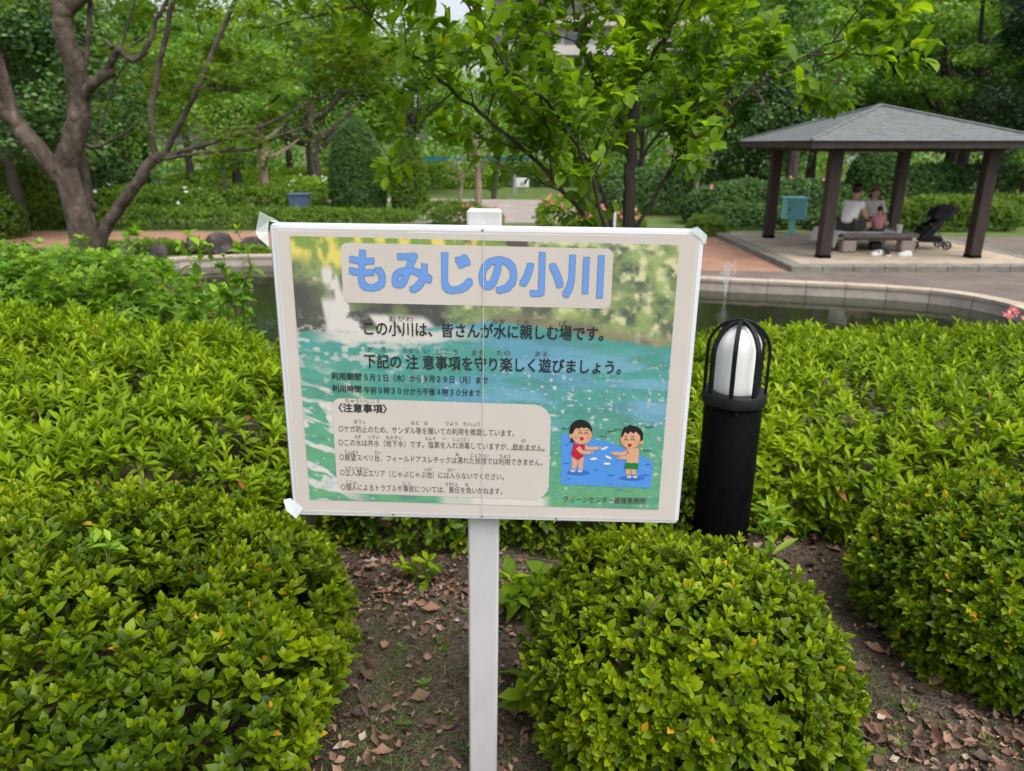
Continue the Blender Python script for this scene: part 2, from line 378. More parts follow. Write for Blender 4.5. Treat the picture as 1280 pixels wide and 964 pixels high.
M['lawn'] = noisy('lawn_ground', (0.05, 0.10, 0.02), (0.13, 0.17, 0.05), 1.6, 0.95, 0.3, 8, mid=(0.09, 0.13, 0.03), dist=0.05)
def soil_material():
    m, nt, p = new_mat('bare_soil')
    tc = nt.nodes.new('ShaderNodeTexCoord')
    n1 = nt.nodes.new('ShaderNodeTexNoise'); n1.inputs['Scale'].default_value = 3.2; n1.inputs['Detail'].default_value = 8
    n2 = nt.nodes.new('ShaderNodeTexNoise'); n2.inputs['Scale'].default_value = 70; n2.inputs['Detail'].default_value = 8
    vo = nt.nodes.new('ShaderNodeTexVoronoi'); vo.inputs['Scale'].default_value = 120
    for n in (n1, n2, vo): nt.links.new(tc.outputs['Object'], n.inputs['Vector'])
    r1 = ramp(nt, [(0.35, (0.055, 0.042, 0.031)), (0.55, (0.105, 0.084, 0.062)), (0.72, (0.165, 0.142, 0.104))])
    r2 = ramp(nt, [(0.3, (0.45, 0.45, 0.45)), (0.7, (1.35, 1.3, 1.25))])
    nt.links.new(n1.outputs[0], r1.inputs[0]); nt.links.new(n2.outputs[0], r2.inputs[0])
    mu = nt.nodes.new('ShaderNodeMixRGB'); mu.blend_type = 'MULTIPLY'; mu.inputs[0].default_value = 1
    nt.links.new(r1.outputs[0], mu.inputs[1]); nt.links.new(r2.outputs[0], mu.inputs[2]); nt.links.new(mu.outputs[0], p.inputs['Base Color'])
    b = nt.nodes.new('ShaderNodeBump'); b.inputs['Strength'].default_value = 0.8; b.inputs['Distance'].default_value = 0.012
    ad = nt.nodes.new('ShaderNodeMath'); ad.operation = 'ADD'; nt.links.new(n2.outputs[0], ad.inputs[0]); nt.links.new(vo.outputs[0], ad.inputs[1])
    nt.links.new(ad.outputs[0], b.inputs['Height']); nt.links.new(b.outputs[0], p.inputs['Normal'])
    p.inputs['Roughness'].default_value = 0.95; p.inputs['Specular IOR Level'].default_value = 0.15
    return m
M['soil'] = soil_material()
# ground: one sheet to the horizon with the pond cut out
gv = [Vector(p) for p in hole]; ge = [(i, (i + 1) % len(hole)) for i in range(len(hole))]
for ix in range(-30, 31):
    for iy in range(-6, 41):
        x, y = ix * .9, iy * .9
        if not inside(x, y, off(hole, 0.25 if inside(*off(hole, -.2)[0], hole) else -.25)) and not inside(x, y, hole): gv.append(Vector((x, y)))
for a in range(48):
    for r in (60, 140, 420, 1200): gv.append(Vector((math.cos(a * R(7.5)) * r, 10 + math.sin(a * R(7.5)) * r)))
cv, ce, cf, *_ = geometry.delaunay_2d_cdt(gv, ge, [], 0, 1e-4)
cf = [f for f in cf if not inside(sum(cv[i].x for i in f) / 3, sum(cv[i].y for i in f) / 3, hole)]
me = bpy.data.meshes.new('ground'); me.from_pydata([(v.x, v.y, gz(v.x, v.y)) for v in cv], [], cf); me.update()
tag(link('ground', me, M['lawn'], None, True), kind='structure')
# bare soil of the planting bed, gently uneven
nx, ny = 120, 100; xs = np.linspace(-6, 6, nx); ys = np.linspace(-.6, 7.2, ny); X, Y = np.meshgrid(xs, ys)
Z = np.vectorize(gz)(X, Y) + 0.006 + 0.03 * fbm(np.stack([X * 2.5, Y * 2.5, X * 0], -1), 4, 3) * (Y < 4) + 0.012
V = np.stack([X, Y, Z], -1).reshape(-1, 3); idx = np.arange(nx * ny).reshape(ny, nx)
Q = np.stack([idx[:-1, :-1], idx[:-1, 1:], idx[1:, 1:], idx[1:, :-1]], -1).reshape(-1, 4)
tag(link('soil', np_mesh('soil', V, Q.ravel(), np.arange(len(Q)) * 4), M['soil'], None, True), kind='structure')
def soil_z(x, y): return gz(x, y) + 0.018 + 0.03 * fbm(np.array([[x * 2.5, y * 2.5, 0]]), 4, 3)[0] * (y < 4)
def sheet(name, pts, z, mat, cell=None):
    mb = MB(); tris = geometry.tessellate_polygon([[Vector((x, y, 0)) for x, y in pts]])
    mb.add([(x, y, z) for x, y in pts], tris); o = mb.build(name, mat); return tag(o, kind='structure')
M['brickpath'] = noisy('reddish_path', (0.24, 0.125, 0.082), (0.36, 0.205, 0.14), 2.2, 0.9, 0.15, 9, mid=(0.30, 0.165, 0.11))
M['asphalt'] = noisy('worn_asphalt', (0.115, 0.092, 0.078), (0.20, 0.165, 0.14), 1.4, 0.85, 0.25, 10, mid=(0.15, 0.122, 0.104))
M['greypath'] = noisy('pale_path', (0.24, 0.21, 0.19), (0.36, 0.32, 0.29), 1.2, 0.9, 0.2, 9)
far = [p for p in rim]
left_rim = [p for p in far if -9 < p[0] < 1.2 and p[1] > 13.2]; left_rim.sort()
sheet('red_path', [(-40, 17.1), (-9.9, 17.0), (-6, 16.9), (-3, 16.2), (-.4, 15.2), (1.6, 14.1), (5.25, 13.75), (5.25, 19.4), (3.2, 20.4), (-40, 20.4)], GZ + .008, M['brickpath'])
rr = [p for p in far if p[0] > 1.6 and p[1] > 8.4]; rr.sort(key=lambda p: math.atan2(p[1] - 8, p[0] - 0), reverse=True)
sheet('pond_path', [(1.6, 14.05)] + [(p[0], p[1]) for p in rr] + [(16, 8.0), (16, 13.72), (5.25, 13.72)], GZ + .012, M['asphalt'])
sheet('side_path', [(10.6, 13.74), (20, 13.74), (20, 18.8), (10.6, 19.3)], GZ + .008, M['asphalt'])
sheet('park_path', [(-3.4, 22.7), (1.6, 22.7), (2.4, 27), (2.2, 32.2), (-12, 34.2), (-12, 31.2), (-3.6, 31)], GZ + .01, M['greypath'])
# pond
def water_material():
    m, nt, p = new_mat('pond_water'); p.inputs['Base Color'].default_value = (0.018, 0.022, 0.010, 1); p.inputs['Roughness'].default_value = 0.04
    p.inputs['IOR'].default_value = 1.33; p.inputs['Specular IOR Level'].default_value = 0.5
    tc = nt.nodes.new('ShaderNodeTexCoord'); n = nt.nodes.new('ShaderNodeTexNoise'); n.inputs['Scale'].default_value = 3.5; n.inputs['Detail'].default_value = 4
    b = nt.nodes.new('ShaderNodeBump'); b.inputs['Strength'].default_value = 0.12; b.inputs['Distance'].default_value = 0.03
    nt.links.new(tc.outputs['Object'], n.inputs['Vector']); nt.links.new(n.outputs[0], b.inputs['Height']); nt.links.new(b.outputs[0], p.inputs['Normal'])
    return m
sheet('pond_water', hole, GZ - .17, water_material())
M['coping'] = noisy('coping_stone', (0.34, 0.27, 0.21), (0.50, 0.42, 0.34), 3, 0.85, 0.25, 8, dist=0.004)
M['pondwall'] = noisy('pond_wall_stone', (0.32, 0.27, 0.23), (0.54, 0.47, 0.41), 4, 0.75, 0.3, 8, mid=(0.45, 0.39, 0.335), dist=0.004)
edg = empty('pond_edging', (0, 14, GZ), 'pale stone block edging curving around the pond', 'edging')
mc = MB(); mw = MB(); n = len(pond)
loop = [Vector((*p, 0)) for p in pond]; L = [0]
for i in range(n): L.append(L[-1] + (loop[(i + 1) % n] - loop[i]).length)
def on_loop(s):
    s = s % L[-1]
    for i in range(n):
        if L[i + 1] >= s:
            a, b = loop[i], loop[(i + 1) % n]; return a.lerp(b, (s - L[i]) / max(L[i + 1] - L[i], 1e-6))
nb = int(L[-1] / 0.62)
sgn = 1 if inside(*off(pond, -.05)[0], pond) else -1
for k in range(nb):
    s0 = k * L[-1] / nb + .005; s1 = (k + 1) * L[-1] / nb - .005
    ps = [on_loop(s0 + (s1 - s0) * j / 2) for j in range(3)]
    def quadstrip(mb, d0, d1, z0, z1):
        vs = []
        for j, q in enumerate(ps):
            t = (on_loop(s0 + (s1 - s0) * j / 2 + .05) - on_loop(s0 + (s1 - s0) * j / 2 - .05)).normalized(); nn = Vector((-t.y, t.x, 0)) * sgn
            a = q + nn * d0; b = q + nn * d1
            vs += [(a.x, a.y - 14, z0 - GZ), (b.x, b.y - 14, z0 - GZ), (b.x, b.y - 14, z1 - GZ), (a.x, a.y - 14, z1 - GZ)]
        fs = []
        for j in range(2):
            for e in range(4): fs.append((j * 4 + e, j * 4 + 4 + e, j * 4 + 4 + (e + 1) % 4, j * 4 + (e + 1) % 4))
        fs += [(3, 2, 1, 0), (8, 9, 10, 11)]
        mb.add(vs, fs)
    dz = rng.normal(0, .002)
    quadstrip(mc, -.02, .26, GZ - .005, GZ + .045 + dz)
    quadstrip(mw, .0, .2, GZ - .4, GZ - .009)
mc.build('coping', M['coping'], edg); mw.build('pond_wall', M['pondwall'], edg)

# ================================================================ SIGN
M['white_plastic'] = noisy('white_frame_plastic', (0.62, 0.64, 0.70), (0.70, 0.72, 0.78), 5, 0.35, 0.03, 6, spec=0.4)
M['post_paint'] = noisy('white_post_paint', (0.46, 0.445, 0.455), (0.56, 0.545, 0.55), 14, 0.55, 0.15, 9, (1, 1, .35), dist=0.002, mid=(0.53, 0.515, 0.52))
def flat_mat(name, c, rough=0.35, var=0.06):
    return noisy(name, tuple(x * (1 - var) for x in c), c, 6, rough, 0.0, 5)
M['paper'] = noisy('laminated_paper', (0.555, 0.497, 0.467), (0.61, 0.552, 0.518), 3, 0.32, 0.04, 3, spec=0.35, dist=0.004)
M['ink'] = flat_mat('black_ink', (0.025, 0.03, 0.035), 0.4)
M['ink_grey'] = flat_mat('grey_ink', (0.085, 0.075, 0.07), 0.4)
M['ink_blue'] = flat_mat('blue_ink', (0.155, 0.31, 0.70), 0.35)
M['ink_navy'] = flat_mat('outline_ink', (0.045, 0.06, 0.10), 0.4)
SM = Matrix.Translation((-0.05476, 1.42564, 1.08541)) @ (Matrix.Rotation(-0.02312, 4, 'Z') @ Matrix.Rotation(-0.01606, 4, 'X') @ Matrix.Rotation(0.01296, 4, 'Y'))
sign = empty('park_sign', (0, 0, 0), 'white framed park rules sign with blue Japanese title on a white post', 'sign')
OX, OZ = -0.005, -1.10
sign.matrix_world = SM @ Matrix.Translation((OX, 0.03, OZ))
OFF = Vector((-OX, -0.03, -OZ))       # from sign plane coordinates to the empty's own
def sp(x, y, z): return (x + OFF.x, y + OFF.y, z + OFF.z)
W2, H2 = 0.42, 0.3136
def sbox(mb, x0, x1, y0, y1, z0, z1, bev=0): mb.box(x0 + OFF.x, x1 + OFF.x, y0 + OFF.y, y1 + OFF.y, z0 + OFF.z, z1 + OFF.z, None, bev); return mb
mb = MB(); sbox(mb, -.039, .029, .024, .075, -1.16, .343, .004); mb.build('post', M['post_paint'], sign)
def rrect(x0, x1, z0, z1, r, n=8, y=0, radii=None):
    pts = []; rs = radii or (r, r, r, r)
    for (cx, cz, a0, rr_) in ((x0 + rs[0], z1 - rs[0], 90, rs[0]), (x0 + rs[1], z0 + rs[1], 180, rs[1]), (x1 - rs[2], z0 + rs[2], 270, rs[2]), (x1 - rs[3], z1 - rs[3], 0, rs[3])):
        for k in range(n + 1): a = R(a0 + 90 * k / n); pts.append((cx + math.cos(a) * rr_, y, cz + math.sin(a) * rr_))
    return pts
# frame: rounded plastic channel round a thin board
mb = MB(); prof = [(0.0, .012), (0.0, .004), (.003, .0), (.014, -.0015), (.0165, .001), (.0165, .022), (0.0, .022)]
rings = []
for (ins, y) in prof: rings.append([sp(*p) for p in rrect(-W2 + ins, W2 - ins, -H2 + ins, H2 - ins, max(.012 - ins, .002), 5, y)])
nn_ = len(rings[0]); vs = [v for r_ in rings for v in r_]; fs = []
for i in range(len(rings)):
    j = (i + 1) % len(rings)
    for k in range(nn_): fs.append((i * nn_ + k, i * nn_ + (k + 1) % nn_, j * nn_ + (k + 1) % nn_, j * nn_ + k))
mb.add(vs, fs); mb.build('frame', M['white_plastic'], sign, True)
mb = MB(); sbox(mb, -W2 + .012, W2 - .012, .004, .0215, -H2 + .012, H2 - .012); board = mb.build('board', M['white_plastic'], sign)
# laminated sheet with a slight ripple and a vertical fold where two sheets meet
nx, nz = 90, 60; xs = np.linspace(-W2 + .009, W2 - .009, nx); zs = np.linspace(-H2 + .009, H2 - .009, nz); X, Z = np.meshgrid(xs, zs)
Yy = -.0012 - .0004 * fbm(np.stack([X * 9, Z * 9, X * 0], -1), 3, 5)
V = np.stack([X + OFF.x, Yy + OFF.y, Z + OFF.z], -1).reshape(-1, 3); idx = np.arange(nx * nz).reshape(nz, nx)
Q = np.stack([idx[:-1, :-1], idx[:-1, 1:], idx[1:, 1:], idx[1:, :-1]], -1).reshape(-1, 4)
poster = link('poster', np_mesh('poster', V, Q.ravel(), np.arange(len(Q)) * 4), M['paper'], sign, True)
# printed photograph of a lake with a waterfall: colours of the print on a fine grid
PX0, PX1, PZ0, PZ1 = -.380, .3735, -.273, .290
nx, nz = 330, 250; U, Vv = np.meshgrid(np.linspace(0, 1, nx), np.linspace(0, 1, nz))   # Vv from the top down
def sr(*c): c = np.array(c) / 255.0; return np.where(c <= .04045, c / 12.92, ((c + .055) / 1.055) ** 2.4)
def nz2(sx, sy, seed, o=4): return fbm(np.stack([U * sx, Vv * sy, U * 0], -1), o, seed)
def mixc(a, b, t): return a * (1 - t[..., None]) + b * t[..., None]
def sst(a, b, x): t = np.clip((x - a) / (b - a), 0, 1); return t * t * (3 - 2 * t)
one = np.ones_like(U)
teal, blue, green, white = sr(40, 148, 140), sr(80, 150, 190), sr(80, 165, 105), sr(222, 214, 210)
img = mixc(teal * one[..., None], green, sst(.45, 1.05, Vv + (nz2(4, 3, 1) - .5) * .5 + np.where(U < .2, .15, 0)))
img = mixc(img, blue, np.clip(sst(.5, .68, nz2(3, 11, 2)) * sst(.3, .45, U) * (1 - sst(.55, .8, Vv)) * .8, 0, 1))
img = mixc(img, sr(25, 120, 115), sst(.55, .7, nz2(9, 26, 3)) * .45)
img = mixc(img, white, sst(.78, .86, nz2(60, 75, 4, 2)) * sst(.3, .6, Vv) * .75)
ang = nz2(5, 5, 14) * .6
stre = fbm(np.stack([(U + Vv * .35) * 9, (Vv - U * .55) * 34 + ang * 6, U * 0], -1), 3, 9)
img = mixc(img, white, sst(.56, .63, stre) * (1 - sst(.07, .2, U - (1 - Vv) * .06)) * sst(.42, .6, Vv))
hor = .335 - .05 * sst(.2, .55, U) + .075 * sst(.55, 1, U)
land = 1 - sst(-.008, .008, Vv - hor - (nz2(20, 8, 6) - .5) * .03)
fol = mixc(sr(52, 74, 44) * one[..., None], sr(150, 172, 92), sst(.3, .78, nz2(26, 20, 7, 6)))
fol = mixc(fol, sr(214, 212, 160), sst(.46, .8, nz2(44, 34, 8, 6)))
fol = mixc(fol, sr(120, 105, 80), sst(.0, .06, Vv - hor + .07) * .7 * sst(.4, .6, U))
img = mixc(img, fol, land)
yel = mixc(sr(120, 150, 30) * one[..., None], sr(232, 212, 92), sst(.45, .68, nz2(34, 16, 10)))
img = mixc(img, yel, land * (1 - sst(.06, .14, Vv + (nz2(12, 6, 11) - .5) * .16)) * (1 - sst(.5, .62, U)))
img = mixc(img, sr(52, 48, 42), land * sst(.5, .6, nz2(12, 8, 12)) * sst(.4, .5, U) * (1 - sst(.66, .78, U)) * (1 - sst(.05, .1, Vv)))
dark = mixc(sr(40, 36, 38) * one[..., None], sr(92, 108, 58), sst(.45, .7, nz2(18, 14, 13)) * sst(0, .12, U))
img = mixc(img, dark, land * sst(.11, .17, Vv + (nz2(14, 9, 15) - .5) * .08) * (1 - sst(.38, .42, U)))
fallx = .092 + .16 * (Vv - .1) + (nz2(9, 7, 16) - .5) * .07
f1 = (1 - sst(.014 + .07 * np.clip(Vv - .1, 0, 1), .03 + .08 * np.clip(Vv - .1, 0, 1), np.abs(U - fallx - .005))) * (1 - .8 * sst(.5, .58, nz2(24, 9, 41))) * sst(.09, .12, Vv) * (1 - .8 * sst(.5, .58, nz2(16, 26, 17)))
f2 = (1 - sst(.018, .03, np.abs(U - .225 - (Vv - .28) * .5))) * sst(.26, .28, Vv); f3 = (1 - sst(.02, .032, np.abs(U - .075 - .1 * Vv))) * sst(.2, .24, Vv) * .9
f4 = (1 - sst(.035, .06, np.abs(U - .30 - (Vv - .28) * .7))) * sst(.26, .29, Vv)
img = mixc(img, white, np.clip(f1 + f2 + f3 + f4, 0, 1) * land)
foam = (1 - sst(.012, .03, np.abs(Vv - .352 + .03 * sst(.25, .6, U) + (nz2(22, 6, 18) - .5) * .03))) * (1 - sst(.34, .55, U)) * sst(.02, .12, U)
img = mixc(img, white, foam * .95)
img = mixc(img, sr(60, 170, 160), sst(.5, .66, nz2(34, 70, 42)) * sst(.33, .4, Vv) * .3)
img = mixc(img, sr(30, 110, 110), sst(.55, .68, nz2(48, 90, 43)) * sst(.33, .4, Vv) * .28)
img = mixc(img, white, sst(.72, .82, nz2(85, 100, 61, 2)) * sst(.45, .6, U) * sst(.38, .46, Vv) * (1 - sst(.75, .9, Vv)) * .8)
img = mixc(img, sr(110, 170, 205), sst(.5, .66, nz2(5, 16, 62)) * sst(.4, .6, U) * sst(.36, .42, Vv) * (1 - sst(.6, .75, Vv)) * .7)
rip = (1 - sst(0, .16, np.abs(Vv - .39))) * (1 - sst(.2, .5, U)) * sst(.55, .66, nz2(40, 60, 19)); img = mixc(img, white, rip * .7)
bs = sst(.955, .97, Vv + (nz2(26, 5, 20) - .5) * .05) * (sst(.46, .5, U) * (1 - sst(.66, .7, U)) + .7 * sst(.36, .4, U) * (1 - sst(.5, .55, U))); img = mixc(img, white, np.clip(bs, 0, 1))
img = np.clip(img * .80 + .07, 0, .8)
V = np.stack([PX0 + U * (PX1 - PX0) + OFF.x, -.0021 * one + OFF.y, PZ1 + Vv * (PZ0 - PZ1) - U * .0055 + OFF.z], -1).reshape(-1, 3); idx = np.arange(nx * nz).reshape(nz, nx)
Q = np.stack([idx[:-1, :-1], idx[1:, :-1], idx[1:, 1:], idx[:-1, 1:]], -1).reshape(-1, 4)
me = np_mesh('lake_picture', V, Q.ravel(), np.arange(len(Q)) * 4)
ca = me.color_attributes.new('print', 'FLOAT_COLOR', 'POINT'); ca.data.foreach_set('color', np.concatenate([img, one[..., None]], -1).astype(np.float32).ravel())
m, nt, p = new_mat('printed_photo'); a = nt.nodes.new('ShaderNodeAttribute'); a.attribute_name = 'print'; nt.links.new(a.outputs['Color'], p.inputs['Base Color'])
p.inputs['Roughness'].default_value = 0.32; p.inputs['Specular IOR Level'].default_value = 0.35
link('lake_picture', me, m, poster)
mb = MB(); mb.poly([sp(x, y, z - (x + .28) * .006) for x, y, z in rrect(-.2825, .2475, .161, .2785, .014, 8, -.0025)]); mb.build('title_panel', M['paper'], poster)
mb = MB(); mb.poly([sp(x, y, z - (x + .32) * .014) for x, y, z in rrect(-.3185, .1365, -.2555, -.0395, .03, 10, -.0025, (.02, .03, .036, .036))]); mb.build('rules_panel', M['paper'], poster)
M['fold'] = flat_mat('fold_shadow_line', (0.47, 0.43, 0.40)); M['film'] = new_mat('clear_tape')[0]
_p = M['film'].node_tree.nodes['Principled BSDF']; _p.inputs['Base Color'].default_value = (.86, .92, .92, 1); _p.inputs['Alpha'].default_value = .55; _p.inputs['Roughness'].default_value = .25
mb = MB(); mb.poly([sp(*q) for q in ((-.0055, -.0052, -.300), (-.0047, -.0052, -.300), (-.0037, -.0052, .300), (-.0045, -.0052, .300))]); mb.build('sheet_seam', M['fold'], poster)
mb = MB(); mb.poly([sp(*q) for q in ((-.0047, -.0052, -.300), (-.0041, -.0052, -.300), (-.0031, -.0052, .300), (-.0037, -.0052, .300))]); mb.build('sheet_seam_edge', M['white_plastic'], poster)

for (xx, zz) in ((-.006, -.3045), (.155, -.3055), (-.006, .3065), (-.2, -.3045)):
    mb = MB(); mb.ell(sp(xx, -.002, zz), (.0022, .0012, .0018), 8, 6); mb.build('fixing', M['ink_grey'], sign)
# ---- lettering
def text_mesh(name, body, x0, x1, z, mat, parent, bold=0.0, y=-.003, slope=-.0175, height=None, fit=True, sx_max=9):
    cu = bpy.data.curves.new(name, 'FONT'); cu.body = body; cu.size = 1.0; cu.resolution_u = 3
    t = bpy.data.objects.new(name, cu); COL.objects.link(t); dg = bpy.context.evaluated_depsgraph_get()
    me = bpy.data.meshes.new_from_object(t.evaluated_get(dg)); bpy.data.objects.remove(t); bpy.data.curves.remove(cu)
    n = len(me.vertices); co = np.empty(n * 3, np.float32); me.vertices.foreach_get('co', co); co = co.reshape(-1, 3)
    lo, hi = co.min(0), co.max(0); sx = (x1 - x0) / max(hi[0] - lo[0], 1e-6); sz = height / 0.88 if height else sx
    out = np.empty_like(co); out[:, 0] = x0 + (co[:, 0] - lo[0]) * sx; out[:, 2] = z + (co[:, 1] - 0.36) * sz + slope * (out[:, 0] - x0); out[:, 1] = y
    out += np.array(OFF)
    if bold > 0:      # heavier weight: the strokes widened by overlaid copies a hair apart in depth
        lp = np.empty(len(me.loops), np.int32); me.loops.foreach_get('vertex_index', lp); ls = np.empty(len(me.polygons), np.int32); me.polygons.foreach_get('loop_start', ls)
        k = 16; Vs = []; Ls = []; Ss = []
        for i in range(k + 1):
            a = 2 * math.pi * i / k; q_ = max(abs(math.cos(a)), abs(math.sin(a))); d = np.array([math.cos(a) / q_ * .88 * bold * sx, -i * 4e-6, math.sin(a) / q_ * .88 * bold * sx]) if i < k else np.array([0, -i * 4e-6, 0])
            Vs.append(out + d); Ls.append(lp + n * i); Ss.append(ls + len(lp) * i)
        me = np_mesh(name, np.concatenate(Vs), np.concatenate(Ls), np.concatenate(Ss))
    else:
        me.vertices.foreach_set('co', out.astype(np.float32).ravel()); me.materials.clear(); me.update()
    return link(name, me, mat, parent)
SL = -.0066
text_mesh('title_outline', 'もみじの小川', -.2650, .2280, .2245, M['ink_navy'], poster, .0425, -.0029, SL, .079)
text_mesh('title_lettering', 'もみじの小川', -.2650, .2280, .2245, M['ink_blue'], poster, .0365, -.0034, SL, .079)
ROWS = [
    ('この小川は、皆さんが水に親しむ場です。', -0.2432, 0.2360, 0.1096, 'line', 0),
    ('下記の 注 意事項を守り楽しく遊びましょう。', -0.2465, 0.2750, 0.0410, 'line', 0),
    ('利用期間', -0.3158, -0.2546, 0.0080, 'bold', 0),
    ('５月１日（木）から９月２９日（月）まで', -0.2481, 0.0055, 0.0068, 'small', 0),
    ('利用時間', -0.3157, -0.2559, -0.0188, 'bold', 0),
    ('午前９時３０分から午後４時３０分まで', -0.2494, -0.0093, -0.0209, 'small', 0),
    ('〈注意事項〉', -0.3048, -0.2044, -0.0606, 'head', 0),
    ('○ケガ防止のため、サンダル等を履いての利用を推奨しています。', -0.3075, 0.0612, -0.1070, 'body', 0),
    ('○この水は井水（地下水）です。塩素を入れ消毒していますが、飲めません。', -0.3093, 0.1257, -0.1378, 'body', 0),
    ('○展望スベリ台、フィールドアスレチックは濡れた状態では利用できません。', -0.3095, 0.1215, -0.1717, 'body', 0),
    ('○立入禁止エリア（じゃぶじゃぶ池）には入らないでください。', -0.3098, 0.0404, -0.2070, 'body', 0),
    ('○個人によるトラブルや事故については、責任を負いかねます。', -0.3100, 0.0373, -0.2409, 'body', 0),
    ('グリーンセンター管理事務所', 0.1685, 0.3454, -0.2576, 'credit', 0),
    ('おがわ', -0.1924, -0.1441, 0.1303, 'ruby', 0),
    ('みな', -0.0928, -0.0639, 0.1288, 'ruby', 0),
    ('みず', 0.0115, 0.0403, 0.1275, 'ruby', 0),
    ('した', 0.0643, 0.0899, 0.1268, 'ruby', 0),
    ('ば', 0.1474, 0.1634, 0.1267, 'ruby', 0),
    ('か', -0.2387, -0.2290, 0.0664, 'ruby', 0),
    ('き', -0.2110, -0.2012, 0.0670, 'ruby', 0),
    ('ちゅう', -0.1670, -0.1345, 0.0662, 'ruby', 0),
    ('い', -0.1247, -0.1117, 0.0653, 'ruby', 0),
    ('じこう', -0.0987, -0.0548, 0.0641, 'ruby', 0),
    ('まも', -0.0272, -0.0012, 0.0638, 'ruby', 0),
    ('たの', 0.0231, 0.0507, 0.0640, 'ruby', 0),
    ('あそ', 0.1009, 0.1268, 0.0630, 'ruby', 0),
    ('ちゅういじこう', -0.2906, -0.2188, -0.0444, 'ruby', 0),
    ('ぼうし', -0.2745, -0.2493, -0.0901, 'ruby', 0),
    ('など', -0.1551, -0.1366, -0.0902, 'ruby', 0),
    ('は', -0.1266, -0.1199, -0.0905, 'ruby', 0),
    ('りよう', -0.0813, -0.0578, -0.0904, 'ruby', 0),
    ('すいしょう', -0.0461, -0.0109, -0.0905, 'ruby', 0),
    ('みず', -0.2746, -0.2610, -0.1243, 'ruby', 0),
    ('いすい', -0.2458, -0.2221, -0.1242, 'ruby', 0),
    ('ちかすい', -0.2085, -0.1747, -0.1246, 'ruby', 0),
    ('えんそ', -0.1257, -0.1037, -0.1246, 'ruby', 0),
    ('い', -0.0885, -0.0817, -0.1237, 'ruby', 0),
    ('しょうどく', -0.0666, -0.0328, -0.1251, 'ruby', 0),
    ('の', 0.0766, 0.0850, -0.1254, 'ruby', 0),
    ('てんぼう', -0.2986, -0.2696, -0.1595, 'ruby', 0),
    ('だい', -0.2337, -0.2201, -0.1598, 'ruby', 0),
    ('ぬ', -0.0618, -0.0550, -0.1595, 'ruby', 0),
    ('じょうたい', -0.0296, 0.0078, -0.1606, 'ruby', 0),
    ('りよう', 0.0315, 0.0535, -0.1610, 'ruby', 0),
    ('たちいりきんし', -0.2989, -0.2473, -0.1965, 'ruby', 0),
    ('いけ', -0.1289, -0.1135, -0.1952, 'ruby', 0),
    ('はい', -0.0793, -0.0639, -0.1950, 'ruby', 0),
    ('こじん', -0.2990, -0.2747, -0.2293, 'ruby', 0),
    ('じこ', -0.1763, -0.1573, -0.2291, 'ruby', 0),
    ('せきにん', -0.0849, -0.0573, -0.2288, 'ruby', 0),
    ('お', -0.0418, -0.0350, -0.2287, 'ruby', 0),
]
STY = {'line': ('ink', .018, .028), 'bold': ('ink', .022, .0145), 'small': ('ink', .012, .0145), 'head': ('ink', .024, .018), 'body': ('ink_grey', 0, .0148), 'credit': ('ink_grey', .008, .0145), 'ruby': ('ink_grey', 0, .0088)}
for (t_, xa, xb, zz, st, _h) in ROWS:
    mk, bo, hh = STY[st]
    if st == 'ruby' and zz > .03: hh = .0115
    text_mesh('text_line' if st != 'ruby' else 'reading_aid', t_, xa, xb, zz, M[mk], poster, bo, -.0032, SL, hh)
mb = MB(); mb.poly([sp(*q) for q in ((.0515, -.0032, -.1462), (.125, -.0032, -.1468), (.125, -.0032, -.1460), (.0515, -.0032, -.1454))]); mb.build('underline', M['ink_grey'], poster)

# ---- drawing of two children splashing, printed low on the right
def dmap(cx, cz, y): return sp(.13631 + .00022673 * cx + .0000128 * cz, y, -.05526 + .0000052 * cx - .00024554 * cz)
def dpoly(name, pts, col, lay, rough=.35):
    mb = MB(); Vv_ = [Vector((x, -z, 0)) for x, z in pts]; tr = geometry.tessellate_polygon([Vv_])
    mb.add([dmap(x, z, -.0026 - .00025 * lay) for x, z in pts], tr); return (mb, col)
DR = {}
def dadd(part, pts, lay):
    mb = DR.setdefault(part, MB()); tr = geometry.tessellate_polygon([[Vector((x, -z, 0)) for x, z in pts]]); mb.add([dmap(x, z, -.0026 - .00025 * lay) for x, z in pts], tr)
def ell2(cx, cz, rx, rz, n=24, a0=0, a1=360, rot=0):
    o = []
    for k in range(n):
        a = R(a0 + (a1 - a0) * k / (n - (0 if a1 - a0 == 360 else 1))); x = rx * math.cos(a); z = rz * math.sin(a); c, s = math.cos(R(rot)), math.sin(R(rot)); o.append((cx + x * c - z * s, cz + x * s + z * c))
    return o
def stroke(part, pts, w, lay):
    P = spline([(x, z, 0) for x, z in pts], 4); l = []; r_ = []
    for i, q in enumerate(P):
        t = (P[min(i + 1, len(P) - 1)] - P[max(i - 1, 0)]).normalized(); ww = w[0] + (w[1] - w[0]) * i / (len(P) - 1) if hasattr(w, '__len__') else w
        l.append((q.x - t.y * ww / 2, q.y + t.x * ww / 2)); r_.append((q.x + t.y * ww / 2, q.y - t.x * ww / 2))
    dadd(part, l + r_[::-1], lay); we = w[1] if hasattr(w, '__len__') else w; dadd(part, ell2(P[-1].x, P[-1].y, we / 2, we / 2, 12), lay)
dadd('drawn_water', [(92, 205), (180, 236), (330, 260), (400, 268), (520, 295), (640, 340), (800, 400), (870, 450), (936, 478), (915, 722), (75, 690)], 0)
for (x, z, rx, rz) in ((240, 578, 110, 26), (740, 628, 120, 26), (135, 320, 16, 7), (405, 553, 18, 8), (545, 600, 36, 9), (885, 500, 20, 9), (150, 636, 14, 6), (540, 682, 13, 6), (130, 490, 34, 7), (860, 600, 40, 8)): dadd('drawn_ripple', ell2(x, z, rx, rz, 18), 1)
